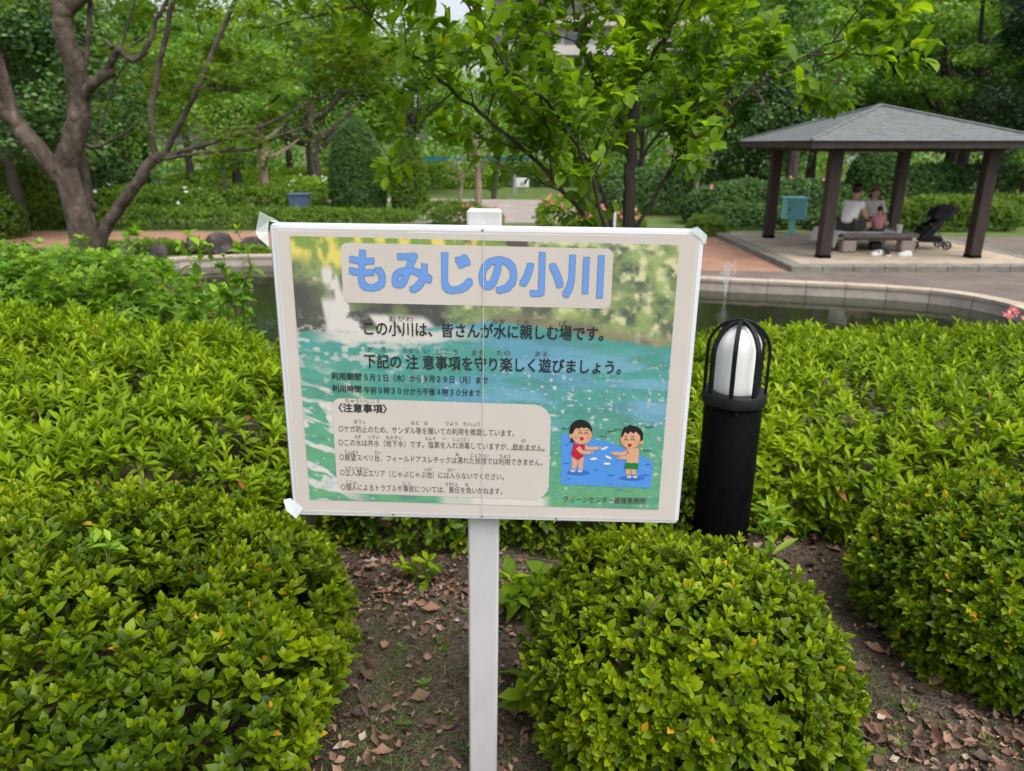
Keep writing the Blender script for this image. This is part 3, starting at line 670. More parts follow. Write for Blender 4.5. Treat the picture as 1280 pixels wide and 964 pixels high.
for q in (((150, 600), (215, 615), (240, 650), (310, 655)), ((610, 655), (690, 660), (760, 690)), ((810, 520), (850, 540), (910, 553)), ((400, 445), (450, 465), (490, 465))): stroke('drawn_glint', q, 5, 1)
for q in ((485, 350, -22), (385, 447, -8), (522, 434, 25), (508, 492, 0)): dadd('drawn_splash', ell2(q[0], q[1], 34, 11, 16, rot=q[2]), 3)
sk = 'drawn_skin'
stroke(sk, ((300, 335), (350, 352), (440, 345)), (38, 26), 2)
for q in (((205, 430), (210, 490), (188, 550)), ((268, 430), (262, 490), (262, 556))): stroke(sk, q, (56, 34), 2)
for q in ((190, 560, 24, 12), (255, 562, 24, 12), (715, 616, 24, 12), (770, 616, 24, 12)): dadd('drawn_foot', ell2(*q, 14), 3)
dadd('drawn_swimsuit', [(198, 296), (215, 310), (262, 318), (300, 296), (304, 345), (294, 400), (285, 430), (240, 462), (205, 440), (172, 402), (192, 350)], 3)
stroke(sk, ((240, 340), (280, 385), (370, 388)), (44, 26), 4)
dadd('drawn_hair', ell2(268, 190, 104, 102, 28), 4); dadd('drawn_hair', [(175, 250), (215, 262), (205, 290), (160, 298), (178, 275)], 4)
dadd(sk, ell2(278, 232, 92, 80, 28), 5); dadd(sk, ell2(178, 236, 18, 20, 14), 5)
dadd('drawn_hair', [(178, 215), (170, 160), (215, 105), (290, 92), (350, 120), (370, 175), (352, 160), (335, 168), (318, 156), (298, 168), (276, 156), (250, 170), (225, 162), (205, 190), (196, 214)], 6)
stroke(sk, ((722, 500), (704, 560), (714, 606)), (52, 34), 2); stroke(sk, ((770, 500), (756, 560), (770, 606)), (52, 34), 2)
dadd(sk, [(690, 345), (800, 345), (803, 400), (798, 495), (690, 490), (686, 400)], 3); stroke(sk, ((705, 375), (650, 402), (552, 392)), (40, 28), 3); stroke(sk, ((750, 395), (700, 432), (615, 438)), (44, 28), 4)
dadd('drawn_trunks', [(676, 482), (800, 486), (797, 545), (742, 540), (670, 540)], 4)
dadd('drawn_hair', ell2(742, 240, 98, 96, 28), 4); dadd(sk, ell2(725, 268, 92, 82, 28), 5); dadd(sk, ell2(822, 292, 20, 22, 14), 5)
dadd('drawn_hair', [(640, 250), (645, 190), (672, 150), (690, 152), (722, 132), (740, 148), (775, 150), (830, 190), (838, 230), (826, 285), (812, 280), (812, 235), (770, 195), (752, 215), (722, 196), (700, 220), (672, 200), (655, 240)], 6)
for (x, z) in ((262, 208), (318, 212), (682, 268), (742, 268)): stroke('drawn_eye', ((x - 17, z + 8), (x, z - 9), (x + 17, z + 8)), 7, 6)
for (x, z) in ((258, 183), (322, 186), (680, 241), (744, 241)): stroke('drawn_eye', ((x - 14, z + 3), (x, z - 3), (x + 12, z + 3)), 5, 6)
for (x, z) in ((277, 262), (717, 322)): dadd('drawn_mouth', [(x - 20, z - 14), (x + 20, z - 14), (x + 14, z + 8), (x, z + 18), (x - 14, z + 8)], 6)
for (x, z) in ((222, 248), (345, 250), (652, 300), (798, 302)): dadd('drawn_cheek', ell2(x, z, 20, 14, 14), 6)
for (x, z) in ((470, 240), (895, 155), (878, 370), (545, 195), (605, 178), (130, 168)):
    for k in (-24, 0, 24): dadd('drawn_tuft', [(x + k - 12, z + 8), (x + k, z - 12), (x + k + 12, z + 8)], 1)
DC = {'drawn_water': (.085, .28, .72), 'drawn_ripple': (.05, .15, .52), 'drawn_glint': (.20, .44, .80), 'drawn_splash': (.72, .72, .72), 'drawn_skin': (.66, .36, .22), 'drawn_foot': (.40, .55, .62),
      'drawn_swimsuit': (.48, .02, .05), 'drawn_hair': (.018, .018, .022), 'drawn_trunks': (.02, .19, .05), 'drawn_eye': (.05, .03, .03), 'drawn_mouth': (.36, .02, .03), 'drawn_cheek': (.68, .26, .18), 'drawn_tuft': (.03, .14, .05)}
big = MB(); mids = []
for i, (k_, mb) in enumerate(DR.items()): big.add(mb.v, mb.f); mids += [i] * len(mb.f)
dro = big.build('drawing', flat_mat('drawn_ink', DC[list(DR)[0]]), poster)
for k_ in list(DR)[1:]: dro.data.materials.append(flat_mat('drawn_ink', DC[k_]))
dro.data.polygons.foreach_set('material_index', np.array(mids, dtype=np.int32))
# ---- crumpled clear tape at the corners
def tape(pts, fs):
    mb = MB(); mb.add([sp(*q) for q in pts], fs); o = mb.build('corner_tape', M['film'], sign); md = o.modifiers.new('t', 'SOLIDIFY'); md.thickness = .0006
tape([(-.418, -.004, .318), (-.405, -.006, .316), (-.398, -.003, .317), (-.432, -.010, .336), (-.448, .004, .296), (-.437, -.012, .285), (-.421, -.004, .268), (-.421, -.006, .295)], [(0, 3, 2, 1), (0, 4, 3), (0, 7, 4), (7, 5, 4), (7, 6, 5)])
tape([(-.421, -.004, -.270), (-.436, -.008, -.272), (-.430, -.012, -.296), (-.412, -.006, -.318), (-.396, -.003, -.296)], [(0, 1, 2), (0, 2, 3), (0, 3, 4)])
tape([(.386, -.003, .314), (.404, -.006, .320), (.424, -.004, .304), (.423, -.003, .286), (.414, -.003, .296), (.398, -.003, .306)], [(0, 5, 1), (5, 4, 2, 1), (4, 3, 2)])

# ================================================================ BOLLARD LAMP
M['black_metal'] = noisy('black_painted_metal', (0.0022, 0.0024, 0.0028), (0.0045, 0.0048, 0.0055), 30, 0.4, 0.03, 5, spec=0.05)
M['black_cap'] = noisy('grey_black_metal', (0.006, 0.007, 0.008), (0.013, 0.0145, 0.017), 30, 0.42, 0.06, 5, spec=0.22)
m, nt, p = new_mat('opal_globe'); p.inputs['Base Color'].default_value = (.92, .92, .91, 1); p.inputs['Roughness'].default_value = .3; p.inputs['Specular IOR Level'].default_value = .25; p.inputs['Subsurface Weight'].default_value = 1.0; p.inputs['Subsurface Radius'].default_value = (1, 1, 1); p.inputs['Subsurface Scale'].default_value = .06
M['opal'] = m
lx, ly = 0.803, 2.5; bl = empty('bollard_lamp', (lx, ly, 0), 'black bollard garden lamp with white globe under a curved cage', 'lamp')
mb = MB(); mb.lathe([(.102, -.06), (.102, .640), (.098, .645), (.098, .657)], 40); mb.build('body', M['black_metal'], bl, True)
mb = MB(); mb.lathe([(.099, .655), (.105, .658), (.114, .667), (.114, .704), (.111, .708), (.094, .709)], 40)
mb.build('collar', M['black_cap'], bl, True)
for a in (0, 120, 240): mb = MB(); c, s = math.cos(R(a - 100)), math.sin(R(a - 100)); mb.ell((.103 * c, .103 * s, .650), (.006, .006, .006), 8, 6); mb.build('screw', M['black_cap'], bl, True)
gp = [(.078, .706)] + [(.078, .706 + .165 * k / 4) for k in range(1, 5)] + [(.078 * math.cos(R(a)), .871 + .072 * math.sin(R(a))) for a in range(10, 90, 10)] + [(.004, .943)]
mb = MB(); mb.lathe(gp, 36); mb.build('globe', M['opal'], bl, True)
for k in range(4):
    a = R(22 + 45 * k); c, s = math.cos(a), math.sin(a)
    path = [(.106, .706), (.106, .77), (.106, .85)] + [(.106 * math.cos(R(t)), .85 + .110 * math.sin(R(t))) for t in range(12, 90, 12)]
    full = [(r_, z) for r_, z in path] + [(0, .960)] + [(-r_, z) for r_, z in path[::-1]]
    mb = MB(); vs = []; fs = []
    for i, (r_, z) in enumerate(full):
        p0 = full[max(i - 1, 0)]; p1 = full[min(i + 1, len(full) - 1)]; t = Vector((p1[0] - p0[0], p1[1] - p0[1])).normalized(); nn = Vector((t.y, -t.x)) * .0055; w = .0078
        for (e, g_) in ((-1, -1), (1, -1), (1, 1), (-1, 1)):
            rr2 = r_ + nn.x * e; zz = z + nn.y * e + .0015 * k; vs.append((rr2 * c - g_ * w * s, rr2 * s + g_ * w * c, zz))
    for i in range(len(full) - 1):
        for e in range(4): fs.append((i * 4 + e, i * 4 + (e + 1) % 4, i * 4 + 4 + (e + 1) % 4, i * 4 + 4 + e))
    mb.add(vs, fs); mb.build('cage_bar', M['black_cap'], bl)

# ================================================================ PAVILION
PZ = GZ + .12
M['post_wood'] = noisy('stained_post_wood', (0.024, 0.016, 0.015), (0.055, 0.038, 0.034), 6, 0.6, 0.25, 8, (6, 6, .5), dist=0.004)
M['beam_wood'] = noisy('dark_beam_wood', (0.030, 0.024, 0.021), (0.065, 0.054, 0.047), 5, 0.7, 0.2, 8, (1, 1, 1), dist=0.004)
M['roofing'] = noisy('grey_shingle', (0.10, 0.11, 0.11), (0.19, 0.205, 0.20), 7, 0.75, 0.2, 9, dist=0.004, mid=(0.145, 0.158, 0.155))
M['edge_stone'] = noisy('grey_edge_stone', (0.13, 0.13, 0.105), (0.27, 0.25, 0.215), 5, 0.85, 0.3, 9, dist=0.005)
def tile_mat():
    m, nt, p = new_mat('tan_paving'); tc = nt.nodes.new('ShaderNodeTexCoord'); b = nt.nodes.new('ShaderNodeTexBrick'); b.inputs['Scale'].default_value = 1.6
    b.inputs['Color1'].default_value = (.43, .35, .265, 1); b.inputs['Color2'].default_value = (.50, .41, .315, 1); b.inputs['Mortar'].default_value = (.22, .18, .15, 1); b.inputs['Mortar Size'].default_value = .012
    n = nt.nodes.new('ShaderNodeTexNoise'); n.inputs['Scale'].default_value = 2.5; n.inputs['Detail'].default_value = 8; r = ramp(nt, [(.3, (.72, .72, .72)), (.7, (1.1, 1.08, 1.05))])
    mu = nt.nodes.new('ShaderNodeMixRGB'); mu.blend_type = 'MULTIPLY'; mu.inputs[0].default_value = 1
    nt.links.new(tc.outputs['Object'], b.inputs[0]); nt.links.new(tc.outputs['Object'], n.inputs[0]); nt.links.new(n.outputs[0], r.inputs[0]); nt.links.new(b.outputs[0], mu.inputs[1]); nt.links.new(r.outputs[0], mu.inputs[2])
    nt.links.new(mu.outputs[0], p.inputs['Base Color']); p.inputs['Roughness'].default_value = .85; return m
pv = empty('pavilion', (7.78, 16.5, GZ), 'open square rest pavilion with grey hipped roof on four dark posts', 'pavilion')
def pb(mb, x0, x1, y0, y1, z0, z1, bev=0): return mb.box(x0 - 7.78, x1 - 7.78, y0 - 16.5, y1 - 16.5, z0 - GZ, z1 - GZ, None, bev)
X0, X1, Y0, Y1 = 5.25, 10.55, 13.75, 19.3
mb = MB(); pb(mb, X0 + .3, X1 - .3, Y0 + .3, Y1 - .3, GZ - .2, PZ - .006); mb.build('floor', tile_mat(), pv)
mb = MB()
for k in range(9):
    a = X0 + (X1 - X0) * k / 9; b = X0 + (X1 - X0) * (k + 1) / 9; pb(mb, a + .004, b - .004, Y0, Y0 + .296, GZ - .2, PZ + rng.normal(0, .002), .012); pb(mb, a + .004, b - .004, Y1 - .296, Y1, GZ - .2, PZ, .012)
for k in range(8):
    a = Y0 + .3 + (Y1 - Y0 - .6) * k / 8; b = Y0 + .3 + (Y1 - Y0 - .6) * (k + 1) / 8; pb(mb, X0, X0 + .296, a + .004, b - .004, GZ - .2, PZ + rng.normal(0, .002), .012); pb(mb, X1 - .296, X1, a + .004, b - .004, GZ - .2, PZ, .012)
mb.build('edging', M['edge_stone'], pv)
posts = [(6.28, 14.85), (9.30, 14.85), (6.28, 18.17), (9.30, 18.17)]
for (x, y) in posts:
    mb = MB(); pb(mb, x - .115, x + .115, y - .115, y + .115, PZ + .05, 1.47, .012); o = mb.build('post', M['post_wood'], pv)
    mb = MB(); pb(mb, x - .12, x + .12, y - .12, y + .12, PZ - .01, PZ + .052, .006); mb.build('post_shoe', M['black_metal'], o)
mb = MB()
pb(mb, 6.1, 9.48, 14.76, 14.94, 1.40, 1.58); pb(mb, 6.1, 9.48, 18.08, 18.26, 1.40, 1.58); pb(mb, 6.19, 6.37, 14.943, 18.077, 1.40, 1.58); pb(mb, 9.21, 9.39, 14.943, 18.077, 1.40, 1.58)
mb.build('beam', M['beam_wood'], pv)
cx, cy_, hw = 7.79, 16.51, 2.22; ez, az = 1.60, 2.30
mb = MB(); pb(mb, cx - hw, cx + hw, cy_ - hw, cy_ - hw + .05, 1.47, 1.595); pb(mb, cx - hw, cx + hw, cy_ + hw - .05, cy_ + hw, 1.47, 1.595); pb(mb, cx - hw, cx - hw + .05, cy_ - hw + .053, cy_ + hw - .053, 1.47, 1.595); pb(mb, cx + hw - .05, cx + hw, cy_ - hw + .053, cy_ + hw - .053, 1.47, 1.595)
mb.build('fascia', M['beam_wood'], pv)
mb = MB(); NC = 16                    # shingle courses, each one lapping the one below
def sq(h, z): return [(cx - 7.78 - h, cy_ - 16.5 - h, z - GZ), (cx - 7.78 + h, cy_ - 16.5 - h, z - GZ), (cx - 7.78 + h, cy_ - 16.5 + h, z - GZ), (cx - 7.78 - h, cy_ - 16.5 + h, z - GZ)]
ringz = []
for k in range(NC):
    h0 = (hw + .04) * (1 - k / NC); h1 = (hw + .04) * (1 - (k + 1) / NC); z0 = ez + (az - ez) * k / NC; z1 = ez + (az - ez) * (k + 1) / NC
    ringz += [sq(h0, z0), sq(h0, z0 + .014), sq(h1 + .012, z1 + .004)]
vs = [v for r_ in ringz for v in r_]; fs = []
for i in range(len(ringz) - 1):
    for k in range(4): fs.append((i * 4 + k, i * 4 + (k + 1) % 4, i * 4 + 4 + (k + 1) % 4, i * 4 + 4 + k))
fs.append(tuple(range(len(vs) - 4, len(vs)))); fs.append((3, 2, 1, 0)); mb.add(vs, fs); rf = mb.build('roof', M['roofing'], pv)
mb = MB()
for s0, s1 in ((-1, -1), (1, -1), (1, 1), (-1, 1)): mb.tube([(cx - 7.78 + s0 * (hw + .04), cy_ - 16.5 + s1 * (hw + .04), ez - GZ + .02), (cx - 7.78 + s0 * .03, cy_ - 16.5 + s1 * .03, az - GZ + .02)], .028, 6)
mb.ell((cx - 7.78, cy_ - 16.5, az - GZ + .02), (.09, .09, .035), 10, 6); mb.build('ridge_cap', M['roofing'], rf)

# ---- low square bench, blanket, things on and round it
BX0, BX1, BY0, BY1, BT = 6.95, 8.55, 15.55, 17.1, PZ + .385
M['bench_wood'] = noisy('grey_bench_wood', (0.10, 0.085, 0.075), (0.20, 0.175, 0.155), 5, 0.75, 0.2, 8, (1, 6, 6), dist=0.003)
M['foot_stone'] = noisy('bench_foot_stone', (0.30, 0.24, 0.21), (0.42, 0.35, 0.31), 9, 0.9, 0.3, 6)
bn = empty('bench', ((BX0 + BX1) / 2, (BY0 + BY1) / 2, PZ), 'low square wooden platform bench on stone feet inside the pavilion', 'bench')
bx, by = (BX0 + BX1) / 2, (BY0 + BY1) / 2
mb = MB(); nb_ = 8
for k in range(nb_):
    a = BY0 + (BY1 - BY0) * k / nb_; b = BY0 + (BY1 - BY0) * (k + 1) / nb_; mb.box(BX0 - bx, BX1 - bx, a - by + .004, b - by - .004, .30, .385, None, .008)
mb.build('bench_top', M['bench_wood'], bn)
for ya in (BY0 - by + .08, BY1 - by - .16): mb = MB(); mb.box(BX0 - bx + .1, BX1 - bx - .1, ya, ya + .08, .235, .298); mb.build('rail', M['bench_wood'], bn)
for (x, y) in ((BX0 + .18, BY0 + .15), (BX1 - .18, BY0 + .15), (BX0 + .18, BY1 - .15), (BX1 - .18, BY1 - .15)):
    mb = MB(); mb.box(x - bx - .15, x - bx + .15, y - by - .12, y - by + .12, -.003, .234, None, .025); mb.build('foot', M['foot_stone'], bn)
def cloth(name, x0, x1, y0, y1, z, drop_x, mat, label, seed):
    nx, ny = 26, 26; vs = []
    for j in range(ny):
        for i in range(nx):
            u, v = i / (nx - 1), j / (ny - 1); x = x0 + (x1 - x0) * u; y = y0 + (y1 - y0) * v; d = max(0, drop_x - x)
            nz_ = float(fbm(np.array([[x * 7, y * 7, seed]]), 3, seed)[0]); zz = z + .006 + nz_ * .02
            if d > 0: zz = z - d * .95 + nz_ * .03; x = drop_x - .03 - d * .22 - nz_ * .06
            vs.append((x, y + (nz_ - .5) * .05, zz))
    mb = MB(); mb.add(vs, [(j * nx + i, j * nx + i + 1, (j + 1) * nx + i + 1, (j + 1) * nx + i) for j in range(ny - 1) for i in range(nx - 1)])
    o = mb.build(name, mat, None, True); md = o.modifiers.new('thick', 'SOLIDIFY'); md.thickness = .006; return tag(o, label, 'blanket')
M['cloth_white'] = noisy('white_cloth', (0.52, 0.51, 0.48), (0.66, 0.65, 0.62), 12, 0.9, 0.2)
cloth('blanket', 6.62, 8.2, 15.62, 17.0, BT, BX0, M['cloth_white'], 'crumpled white blanket spread over the bench and hanging off its left end', 3)
M['tee'] = noisy('white_tee_cotton', (0.76, 0.76, 0.78), (0.84, 0.84, 0.86), 14, 0.9, 0.15); M['shirt'] = noisy('grey_shirt_cotton', (0.50, 0.49, 0.46), (0.60, 0.59, 0.56), 14, 0.9, 0.15)
M['pink'] = noisy('pink_cotton', (0.42, 0.16, 0.20), (0.52, 0.22, 0.26), 14, 0.9, 0.15); M['shorts'] = noisy('dark_shorts', (0.035, 0.036, 0.03), (0.06, 0.06, 0.05), 14, 0.9, 0.1)
M['cap'] = noisy('olive_cap_cloth', (0.12, 0.10, 0.06), (0.18, 0.15, 0.09), 20, 0.9, 0.1); M['hair'] = noisy('black_hair', (0.008, 0.007, 0.007), (0.022, 0.019, 0.017), 30, 0.5, 0.3, 4, (1, 1, 4))
M['skin'] = noisy('skin', (0.40, 0.24, 0.17), (0.48, 0.30, 0.22), 10, 0.6, 0.05); M['eye'] = flat_mat('dark_eye', (.02, .015, .012), .2); M['lip'] = flat_mat('lip', (.36, .14, .12), .5)
def skin_mesh(name, V, E, Rd, mat, parent, sub=2, root=0):
    me = bpy.data.meshes.new(name); me.from_pydata([tuple(v) for v in V], E, []); me.update(); o = bpy.data.objects.new(name, me); COL.objects.link(o)
    o.modifiers.new('skin', 'SKIN'); sv = me.skin_vertices[0].data if me.skin_vertices else None
    if sv is None: me.attributes; sv = me.skin_vertices.new().data if hasattr(me.skin_vertices, 'new') else None
    for i, r_ in enumerate(Rd):
        sv[i].radius = (r_, r_) if not hasattr(r_, '__len__') else r_; sv[i].use_root = (i == root)
    s = o.modifiers.new('sub', 'SUBSURF'); s.levels = sub; s.render_levels = sub
    dg = bpy.context.evaluated_depsgraph_get(); m2 = bpy.data.meshes.new_from_object(o.evaluated_get(dg)); bpy.data.objects.remove(o); bpy.data.meshes.remove(me)
    m2.name = name; m2.materials.clear(); return link(name, m2, mat, parent, True)
class Sk:
    def __init__(s): s.V = []; s.E = []; s.R = []
    def v(s, p, r, par=None):
        s.V.append(tuple(p)); s.R.append(r); i = len(s.V) - 1
        if par is not None: s.E.append((par, i))
        return i
    def chain(s, pts, rs, par=None):
        for p, r in zip(pts, rs): par = s.v(p, r, par)
        return par
def hand(s, par, wrist, fwd, side, k=1.0):
    f = Vector(fwd).normalized(); sd_ = Vector(side).normalized(); up = f.cross(sd_); w = Vector(wrist); pc = s.v(w + f * .055 * k, (.030 * k, .018 * k), par)
    for q, ln in ((-.03, .055), (-.01, .065), (.01, .06), (.03, .045)):
        a = w + f * .085 * k + sd_ * q * k; b = a + f * ln * .55 * k - up * .008 * k; c = b + f * ln * .4 * k - up * .022 * k; s.chain([a, b, c], [.0095 * k, .0085 * k, .007 * k], pc)
    s.chain([w + f * .04 * k + sd_ * -.04 * k, w + f * .07 * k + sd_ * -.055 * k - up * .012 * k], [.011 * k, .009 * k], pc)
def seated(label, loc, rz, k, lean, top, bottom, hair_long, cap=None, cross=True, sleeve=.5, turn=0, reach=.30):
    """a person sitting on the bench top: pelvis at the empty, facing local +X"""
    root = empty('person', loc, label, 'person', None, rz); P_ = lambda x, y, z: Vector((x * k, y * k, z * k)); s = Sk(); ln = lean
    pel = s.v(P_(0, 0, .11), .125 * k); waist = s.v(P_(ln * .35, 0, .27), (.125 * k, .105 * k), pel); ch = s.v(P_(ln * .75, 0, .42), (.145 * k, .115 * k), waist); nk = s.v(P_(ln, 0, .545), .062 * k, ch)
    nk2 = s.v(P_(ln + .025, 0, .605), .052 * k, nk); hd = s.v(P_(ln + .05, 0, .675), (.076 * k, .085 * k), nk2); hd2 = s.v(P_(ln + .05, 0, .745), (.078 * k, .09 * k), hd); s.v(P_(ln + .04, 0, .80), .05 * k, hd2)
    nose = s.v(P_(ln + .150, 0, .705), .012 * k, hd2)
    arms = []
    for sg in (-1, 1):
        sh = s.v(P_(ln * .85, .165 * sg, .495), .058 * k, ch); el = s.v(P_(ln + .08, .215 * sg, .27), .043 * k, sh); w = P_(ln + reach, .12 * sg, .20); wr = s.v(w, .028 * k, el); hand(s, wr, w, (1, -.25 * sg, -.15), (0, 1, 0), k)
        arms.append((P_(ln * .85, .165 * sg, .495), P_(ln + .08, .215 * sg, .27)))
        if cross:
            hp = s.v(P_(.06, .095 * sg, .095), .092 * k, pel); kn = s.v(P_(.36, .26 * sg, .12), .062 * k, hp); an = s.v(P_(.26, -.06 * sg, .055), .036 * k, kn); s.chain([P_(.24, -.16 * sg, .04)], [.028 * k], an)
            leg = [P_(.06, .095 * sg, .095), P_(.36, .26 * sg, .12)]
        else:
            hp = s.v(P_(.06, .085 * sg, .095), .085 * k, pel); kn = s.v(P_(.40, .10 * sg, .10), .058 * k, hp); an = s.v(P_(.43, .10 * sg, -.22), .038 * k, kn); s.chain([P_(.52, .10 * sg, -.26)], [.03 * k], an)
            leg = [P_(.06, .085 * sg, .095), P_(.40, .10 * sg, .10)]
        arms[-1] += tuple(leg)
    skin_mesh('body', s.V, s.E, s.R, M['skin'], root)
    s = Sk(); a = s.v(P_(.0, 0, .12), .145 * k); b = s.v(P_(ln * .35, 0, .27), (.142 * k, .125 * k), a); c = s.v(P_(ln * .75, 0, .42), (.160 * k, .13 * k), b); s.v(P_(ln * .95, 0, .525), .075 * k, c)
    for (sh, el, hp, kn) in arms: i = s.v(sh, .072 * k, c); s.v(sh.lerp(el, sleeve), .060 * k, i)
    skin_mesh('shirt', s.V, s.E, s.R, top, root)
    s = Sk(); a = s.v(P_(-.01, 0, .10), .140 * k)
    for (sh, el, hp, kn) in arms: i = s.v(hp, .104 * k, a); s.v(hp.lerp(kn, .72), .082 * k, i)
    skin_mesh('trousers', s.V, s.E, s.R, bottom, root)
    mb = MB(); hc = P_(ln + .032, 0, .755)
    Mx = Matrix.Rotation(R(-18), 3, 'Y'); mb.ell(hc, (.104 * k, .093 * k, .088 * k), 16, 10, Mx)
    if hair_long: mb.ell(P_(ln - .03, 0, .66), (.06 * k, .085 * k, .13 * k), 14, 10)
    mb.build('hair', M['hair'], root, True)
    if cap:
        mb = MB(); mb.ell(P_(ln + .04, 0, .80), (.108 * k, .1 * k, .075 * k), 16, 8); mb.ell(P_(ln + .14, 0, .775), (.085 * k, .075 * k, .012 * k), 14, 6); mb.build('cap', cap, root, True)
    for sg in (-1, 1):
        mb = MB(); mb.ell(P_(ln + .128, .032 * sg, .722), (.008 * k, .012 * k, .009 * k), 8, 6); mb.build('eye', M['eye'], root, True)
        mb = MB(); mb.ell(P_(ln + .045, .083 * sg, .70), (.022 * k, .010 * k, .03 * k), 8, 6); mb.build('ear', M['skin'], root, True)
    mb = MB(); mb.ell(P_(ln + .128, 0, .655), (.008 * k, .022 * k, .007 * k), 8, 6); mb.build('mouth', M['lip'], root, True)
    return root
seated('person in a white T-shirt and dark shorts sitting sideways on the bench', (7.17, 15.95, BT + .01), R(28), 1.17, .12, M['tee'], M['shorts'], False)
seated('person in a grey shirt and olive cap sitting on the far side of the bench', (8.02, 16.72, BT + .01), R(258), 1.09, .08, M['shirt'], M['shorts'], True, M['cap'], True, .9)
seated('small child in a pink top sitting with its back turned', (7.78, 15.80, BT + .01), R(82), .64, .04, M['pink'], M['shorts'], False)
# cup beside the child, dark bag under the bench, shoes in front
mb = MB(); mb.lathe([(.05, 0), (.065, .15), (.068, .155), (.062, .158), (.055, .10)], 16); o = mb.build('paper_cup', M['cloth_white'], None, True); o.location = (8.22, 15.78, BT + .012); tag(o, 'pale paper cup standing on the bench beside the child', 'cup')
bagr = empty('shoulder_bag', (7.86, 15.98, PZ), 'dark soft bag pushed under the bench', 'bag')
mb = MB(); mb.box(-.12, .12, -.08, .08, 0, .17, None, .035); mb.build('body', M['shorts'], bagr, True); mb = MB(); mb.tube(spline([(-.09, -.02, .16), (-.05, -.03, .22), (.05, -.03, .22), (.09, -.02, .16)], 4), .009, 6); mb.build('strap', M['shorts'], bagr)
M['shoe_white'] = flat_mat('white_shoe_leather', (.72, .72, .72), .5); M['shoe_black'] = flat_mat('black_shoe_fabric', (.02, .02, .022), .6)
def shoe(x, y, rz, up, label):
    r_ = empty('shoe', (x, y, PZ - .004), label, 'shoe', 'shoes left in front of the bench', rz); mb = MB()
    def sec(s, w, z0, z1): return [(s, -w, z0), (s, w, z0), (s, w * .8, z1), (s, -w * .8, z1)]
    st = [(-.13, .03, .03, .075), (-.11, .042, .03, .10), (-.04, .042, .03, .105), (.03, .047, .03, .085), (.10, .046, .03, .06), (.14, .025, .03, .045)]; vs = []; fs = [(3, 2, 1, 0)]
    for q in st: vs += sec(*q)
    for i in range(len(st) - 1):
        for e in range(4): fs.append((i * 4 + e, i * 4 + (e + 1) % 4, i * 4 + 4 + (e + 1) % 4, i * 4 + 4 + e))
    fs.append(tuple(range(len(vs) - 4, len(vs)))); mb.add(vs, fs); mb.build('upper', up, r_, True)
    mb = MB(); vs = []; pr = [(-.135, .03), (-.1, .046), (0, .047), (.07, .052), (.12, .042), (.148, .02)]; bot = [(x_, -w) for x_, w in pr] + [(x_, w) for x_, w in pr[::-1]]
    nb2 = len(bot); mb.add([(x_, w, 0) for x_, w in bot] + [(x_, w, .033) for x_, w in bot], [tuple(range(nb2 - 1, -1, -1)), tuple(range(nb2, 2 * nb2))] + [(i, (i + 1) % nb2, nb2 + (i + 1) % nb2, nb2 + i) for i in range(nb2)]); mb.build('sole', M['shoe_white'], r_)
shoe(7.52, 15.17, R(200), M['shoe_white'], 'white sneaker with dark trim, leftmost shoe in front of the bench')
mb = MB(); mb.box(-.05, .03, -.048, .048, .06, .09, None, .01); o2 = [o for o in COL.objects if o.name.startswith('shoe')][-1]; mb.build('trim', M['shoe_black'], o2)
shoe(7.72, 15.13, R(250), M['shoe_black'], 'black sneaker with white sole, between the two white shoes')
shoe(8.07, 15.10, R(185), M['shoe_white'], 'plain white shoe lying apart at the right in front of the bench')

# ---- stroller
M['stroller_cloth'] = noisy('black_stroller_fabric', (0.008, 0.008, 0.010), (0.020, 0.020, 0.023), 20, 0.8, 0.15); M['tyre'] = flat_mat('grey_black_rubber', (.025, .025, .027), .7); M['steel'] = flat_mat('stroller_tube', (.05, .05, .055), .4)
st_ = empty('stroller', (9.12, 16.2, PZ), 'black folding baby stroller standing beside the bench', 'stroller', None, R(-8))
for sg in (-1, 1):
    mb = MB(); mb.tube([(-.36, .22 * sg, .10), (-.05, .22 * sg, .42), (.30, .22 * sg, .78), (.40, .21 * sg, .93)], .012, 8); mb.tube([(.30, .22 * sg, .10), (.05, .22 * sg, .40), (-.12, .22 * sg, .56)], .011, 8); mb.tube([(-.30, .22 * sg, .16), (.28, .22 * sg, .16)], .008, 6)
    mb.build('frame_side', M['steel'], st_)
    for x in (-.36, .30):
        for dy in (-.03, .03):
            mb = MB(); ro = Matrix.Rotation(R(90), 3, 'X'); ring = [(.072, -.014), (.085, -.012), (.090, 0), (.085, .012), (.072, .014), (.072, -.014)]
            vs = []; fs = []; n_ = 18
            for (r_, z) in ring:
                for k in range(n_): a = 2 * math.pi * k / n_; vs.append((x + r_ * math.cos(a), .22 * sg + dy + z, .09 + r_ * math.sin(a)))
            for i in range(len(ring) - 1):
                for k in range(n_): fs.append((i * n_ + k, i * n_ + (k + 1) % n_, (i + 1) * n_ + (k + 1) % n_, (i + 1) * n_ + k))
            mb.add(vs, fs); w_ = mb.build('wheel', M['tyre'], st_, True)
            mb = MB(); mb.tube([(x, .22 * sg + dy - .015, .09), (x, .22 * sg + dy + .015, .09)], .022, 10)
            for k in range(5): a = R(72 * k); mb.tube([(x, .22 * sg + dy, .09), (x + .075 * math.cos(a), .22 * sg + dy, .09 + .075 * math.sin(a))], .007, 5)
            mb.build('hub', M['steel'], w_)
mb = MB(); mb.tube([(.40, -.21, .93), (.41, 0, .94), (.40, .21, .93)], .015, 8); mb.build('handle', M['tyre'], st_)
